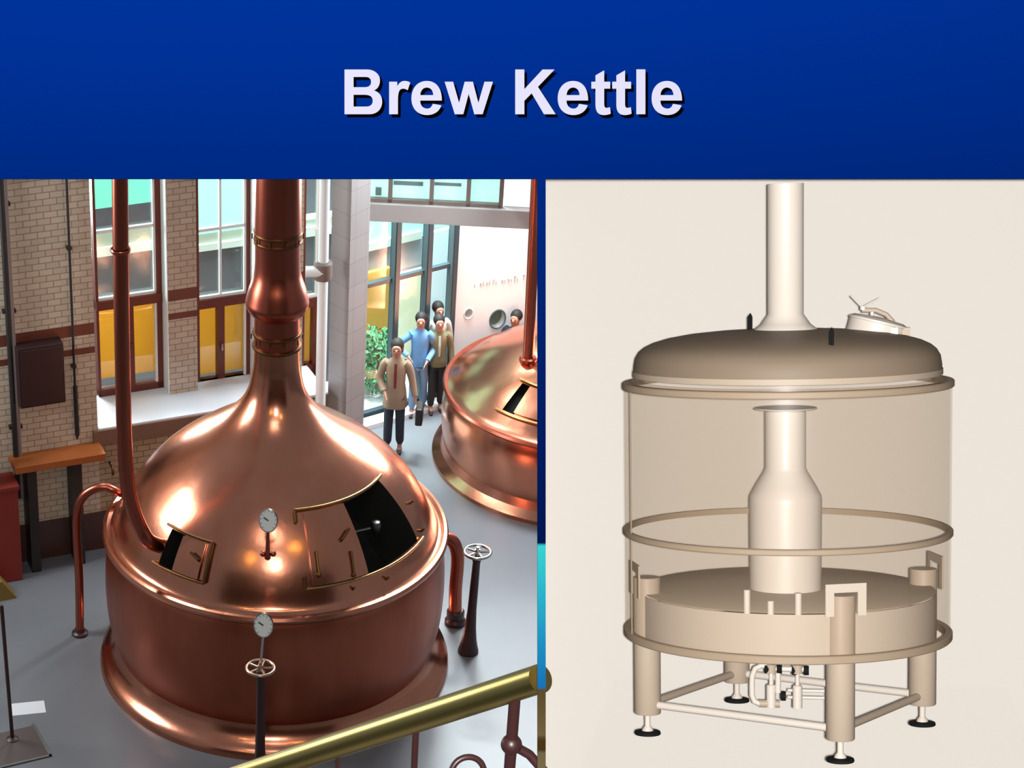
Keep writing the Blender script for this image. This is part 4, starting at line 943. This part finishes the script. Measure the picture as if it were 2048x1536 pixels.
# =================================================================== PEOPLE
def skin_mesh(name, nodes, edges, m, parent, sub=1, root=0):
    me = bpy.data.meshes.new(name); me.from_pydata([n[0] for n in nodes], edges, []); me.materials.append(m)
    o = bpy.data.objects.new(name, me); COL.objects.link(o); o.parent = parent
    sk = o.modifiers.new('skin', 'SKIN'); sk.use_smooth_shade = True
    d = me.skin_vertices[0].data
    for i, n in enumerate(nodes): d[i].radius = (n[1], n[2] if len(n) > 2 else n[1]); d[i].use_root = (i == root)
    sb_ = o.modifiers.new('sub', 'SUBSURF'); sb_.levels = sub; sb_.render_levels = sub
    return o
def person(px, py, hpx, label, coat, trousers, shoes, yaw=0., arms=None, coat_len=.50, hair_long=False, stride=.05, bag=None, inner=None, bend=0., crouch=False):
    b_ = on_floor(px, py); hgt = hpx/scale_at(b_+Vector((0,0,.9)))/math.cos(math.radians(28.5))
    e_ = thing('person', label, 'person', b_, yaw)
    k = hgt
    WX = .80
    def V(x, y, z):
        x *= WX
        if crouch: z, y = (z-.20 if z >= .42 else z), (y-.14 if .2 < z < .42 else y)
        if bend and z > .5: y, z = y*math.cos(bend)-(z-.5)*math.sin(bend), .5+(z-.5)*math.cos(bend)+y*math.sin(bend)
        return (x*k, y*k, z*k)
    hipw = .052; L_f, R_f = (-hipw-.01, -stride, 0), (hipw+.01, stride, 0)
    arms = arms or {}
    sh = .115
    def arm(side):
        s_ = -1 if side == 'l' else 1
        return arms.get(side) or [(s_*.150, .0, .66), (s_*.160, -.03, .515)]
    nodes = [(V(0,0,.52), .062*k, .05*k), (V(0,0,.60), .055*k, .045*k), (V(0,0,.70), .060*k, .048*k), (V(0,0,.785), .050*k, .042*k), (V(0,-.002,.845), .03*k), (V(0,-.008,.88), .040*k, .045*k), (V(0,-.01,.925), .049*k, .058*k), (V(0,-.004,.968), .040*k, .048*k),
             (V(0,-.072,.915), .008*k)]
    edges = [(0,1),(1,2),(2,3),(3,4),(4,5),(5,6),(6,7),(6,8)]
    for side, s_ in (('l', -1), ('r', 1)):
        el, ha = arm(side); n0 = len(nodes)
        nodes += [(V(s_*sh*.85,0,.775), .022*k), (V(*el), .019*k), (V(*ha), .015*k)]
        edges += [(3,n0),(n0,n0+1),(n0+1,n0+2)]
        dv = (Vector(ha)-Vector(el)).normalized(); hb = Vector(ha)+dv*.035
        nodes.append((V(*hb), .017*k, .010*k)); edges.append((n0+2, n0+3))
        sid = dv.cross(Vector((1,0,0))).normalized() if abs(dv.x) < .8 else Vector((0,1,0))
        for j, (o_, ln) in enumerate(((-.013,.042),(-.0045,.048),(.0045,.045),(.013,.036))):
            f0 = hb+sid*o_+dv*.012; f1 = f0+dv*ln*.5; f2 = f1+(dv*.8+Vector((0,-.5,0))).normalized()*ln*.5; m0 = len(nodes)
            nodes += [(V(*f0), .0050*k), (V(*f1), .0046*k), (V(*f2), .0040*k)]; edges += [(n0+3,m0),(m0,m0+1),(m0+1,m0+2)]
        t0 = hb-dv*.018-sid*.018; t1 = t0-sid*.010+dv*.022; m0 = len(nodes)
        nodes += [(V(*t0), .0055*k), (V(*t1), .0048*k)]; edges += [(n0+3,m0),(m0,m0+1)]
        f = L_f if s_ < 0 else R_f; n0 = len(nodes)
        nodes += [(V(s_*hipw,0,.49), .042*k), (V((s_*hipw+f[0])/2, f[1]*.5-.01, .28), .031*k), (V(f[0], f[1]+.01, .05), .020*k), (V(f[0], f[1]-.05, .022), .018*k)]
        edges += [(0,n0),(n0,n0+1),(n0+1,n0+2),(n0+2,n0+3)]
    body = skin_mesh('body', nodes, edges, M['skin'], e_, 2)
    # clothes
    tn = [(V(0,0,.53), .064*k, .055*k)]; te = []
    for s_, f in ((-1, L_f), (1, R_f)):
        n0 = len(tn); tn += [(V(s_*hipw,0,.47), .047*k), (V((s_*hipw+f[0])/2, f[1]*.5-.01, .28), .040*k), (V(f[0], f[1]+.01, .055), .036*k)]; te += [(0,n0),(n0,n0+1),(n0+1,n0+2)]
    skin_mesh('trousers', tn, te, trousers, e_, 1)
    for s_, f in ((-1, L_f), (1, R_f)):
        skin_mesh('shoe', [(V(f[0], f[1]+.02, .024), .024*k), (V(f[0], f[1]-.03, .022), .022*k, .020*k), (V(f[0]+s_*.006, f[1]-.085, .016), .017*k, .013*k)], [(0,1),(1,2)], shoes, e_, 1)
    cl = coat_len
    rings = [(cl-.008, .120 if cl < .45 else .108, .072), (cl, .122 if cl < .45 else .110, .076), (.56, .104, .074), (.62, .094, .068), (.70, .098, .070), (.76, .108, .066), (.795, .106, .058), (.82, .075, .048), (.838, .046, .042), (.852, .040, .040), (.853, .034, .034)]
    cm = MB(); sg = 28; vs = []; 
    for z_, rx_, ry_ in rings:
        for q_ in range(sg):
            a_ = 2*math.pi*q_/sg; fold = 1+(.05*math.sin(5*a_) if z_ < .6 else 0)
            vs.append(V(rx_*math.cos(a_)*fold, ry_*math.sin(a_)*fold, z_))
    cm.add(vs, [(r_*sg+q_, r_*sg+(q_+1) % sg, (r_+1)*sg+(q_+1) % sg, (r_+1)*sg+q_) for r_ in range(len(rings)-1) for q_ in range(sg)])
    co_ = cm.build('coat' if cl < .45 else 'jacket', coat, e_)
    for side, s_ in (('l', -1), ('r', 1)):
        el, ha = arm(side); el, ha = Vector(el), Vector(ha)
        pts_ = cat([Vector(V(s_*.085, 0, .800)), Vector(V(s_*.118, 0, .770)), Vector(V(*el)), Vector(V(*(ha-(ha-el)*.06)))], 5)
        n_s = len(pts_); MB().tube(pts_, [(.040-.016*(q_/(n_s-1)))*k for q_ in range(n_s)], 14).build('sleeve', coat, co_)
    if inner:
        skin_mesh('shirt_front', [(V(0,-.048,.815), .016*k, .010*k), (V(0,-.068,.72), .014*k, .008*k), (V(0,-.068,.60), .010*k, .008*k)], [(0,1),(1,2)], inner, e_, 1)
    # hair & face
    hn = MB().ball(V(0, .016, .944), .060*k, 10, (.90, 1.0, .98))
    hn.v = [v for v in hn.v]
    hair = hn.build('hair', M['hair'], e_)
    if hair_long: skin_mesh('hair', [(V(0,.03,.95), .055*k), (V(0,.035,.90), .058*k, .04*k), (V(0,.03,.855), .05*k, .03*k)], [(0,1),(1,2)], M['hair'], e_, 1)
    fz = .925
    for s_ in (-1, 1):
        MB().ball(V(s_*.020, -.066, fz+.005), .0065*k, 6).build('eye', M['eye'], e_)
        MB().ball(V(s_*.052, -.004, fz-.002), .012*k, 6, (.5, .8, 1.2)).build('ear', M['skin'], e_)
    MB().ball(V(0, -.062, fz-.036), .012*k, 6, (1.2, .5, .35)).build('mouth', mat('lips', (140, 74, 66), .5) if 'lips' not in bpy.data.materials else bpy.data.materials['lips'], e_)
    if bag:
        ha = arm(bag)[1]
        MB().box(ha[0]*k-.05, ha[0]*k+.05, ha[1]*k-.14, ha[1]*k+.14, (ha[2]-.22)*k, (ha[2]-.07)*k).build('handbag', M['black_iron'], None, bevel=.02)
        bo = bpy.context.scene.collection.objects[-1]; bo.parent = None
        bo.location = b_; bo.rotation_euler = (0, 0, yaw); bo.name = 'handbag'; tag(bo, 'small dark handbag held by the person in the tan coat', 'bag')
    return e_
denim = mat('dark_denim', (36, 42, 58), .8); lden = mat('pale_blue_jeans', (120, 150, 186), .8); blk = mat('black_trousers', (34, 34, 40), .8); shoe = mat('dark_shoes', (40, 36, 38), .6)
tanc = mat('tan_coat_cloth', (150, 128, 108), .9, noise=.1); blue = mat('light_blue_denim_jacket', (104, 152, 204), .85, noise=.15); khaki = mat('khaki_jacket_cloth', (118, 112, 84), .9); navy = mat('navy_jumper', (36, 38, 54), .85)
red = mat('dark_red_shirt', (110, 36, 30), .8); pale = mat('pale_shirt', (190, 196, 190), .8)
person(786, 902, 222, 'person in a long tan coat and dark trousers standing nearest the column', tanc, denim, shoe, yaw=-.15, coat_len=.42, hair_long=True, stride=.01, bag='r', inner=red,
       arms={'l': [(-.155,-.01,.66),(-.10,-.09,.58)], 'r': [(.16,.0,.66),(.20,-.03,.52)]})
person(834, 824, 196, 'person in a light blue jacket and pale jeans with one elbow out', blue, lden, shoe, yaw=-.1, stride=.06,
       arms={'l': [(-.235,-.02,.68),(-.13,-.07,.60)], 'r': [(.16,.01,.66),(.09,-.10,.57)]})
person(870, 822, 190, 'person in a khaki jacket and black trousers beside the blue jacket', khaki, blk, shoe, yaw=.1, stride=.02, inner=pale)
person(868, 803, 196, 'person mostly hidden behind the khaki jacket with only the head showing', pale, blk, shoe, yaw=.3)
person(1022, 780, 196, 'dark-haired person in navy crouching behind the second copper kettle', navy, blk, shoe, yaw=-.5, crouch=True, arms={'l': [(-.16,-.03,.66),(-.12,-.12,.60)], 'r': [(.16,-.03,.66),(.12,-.12,.60)]})
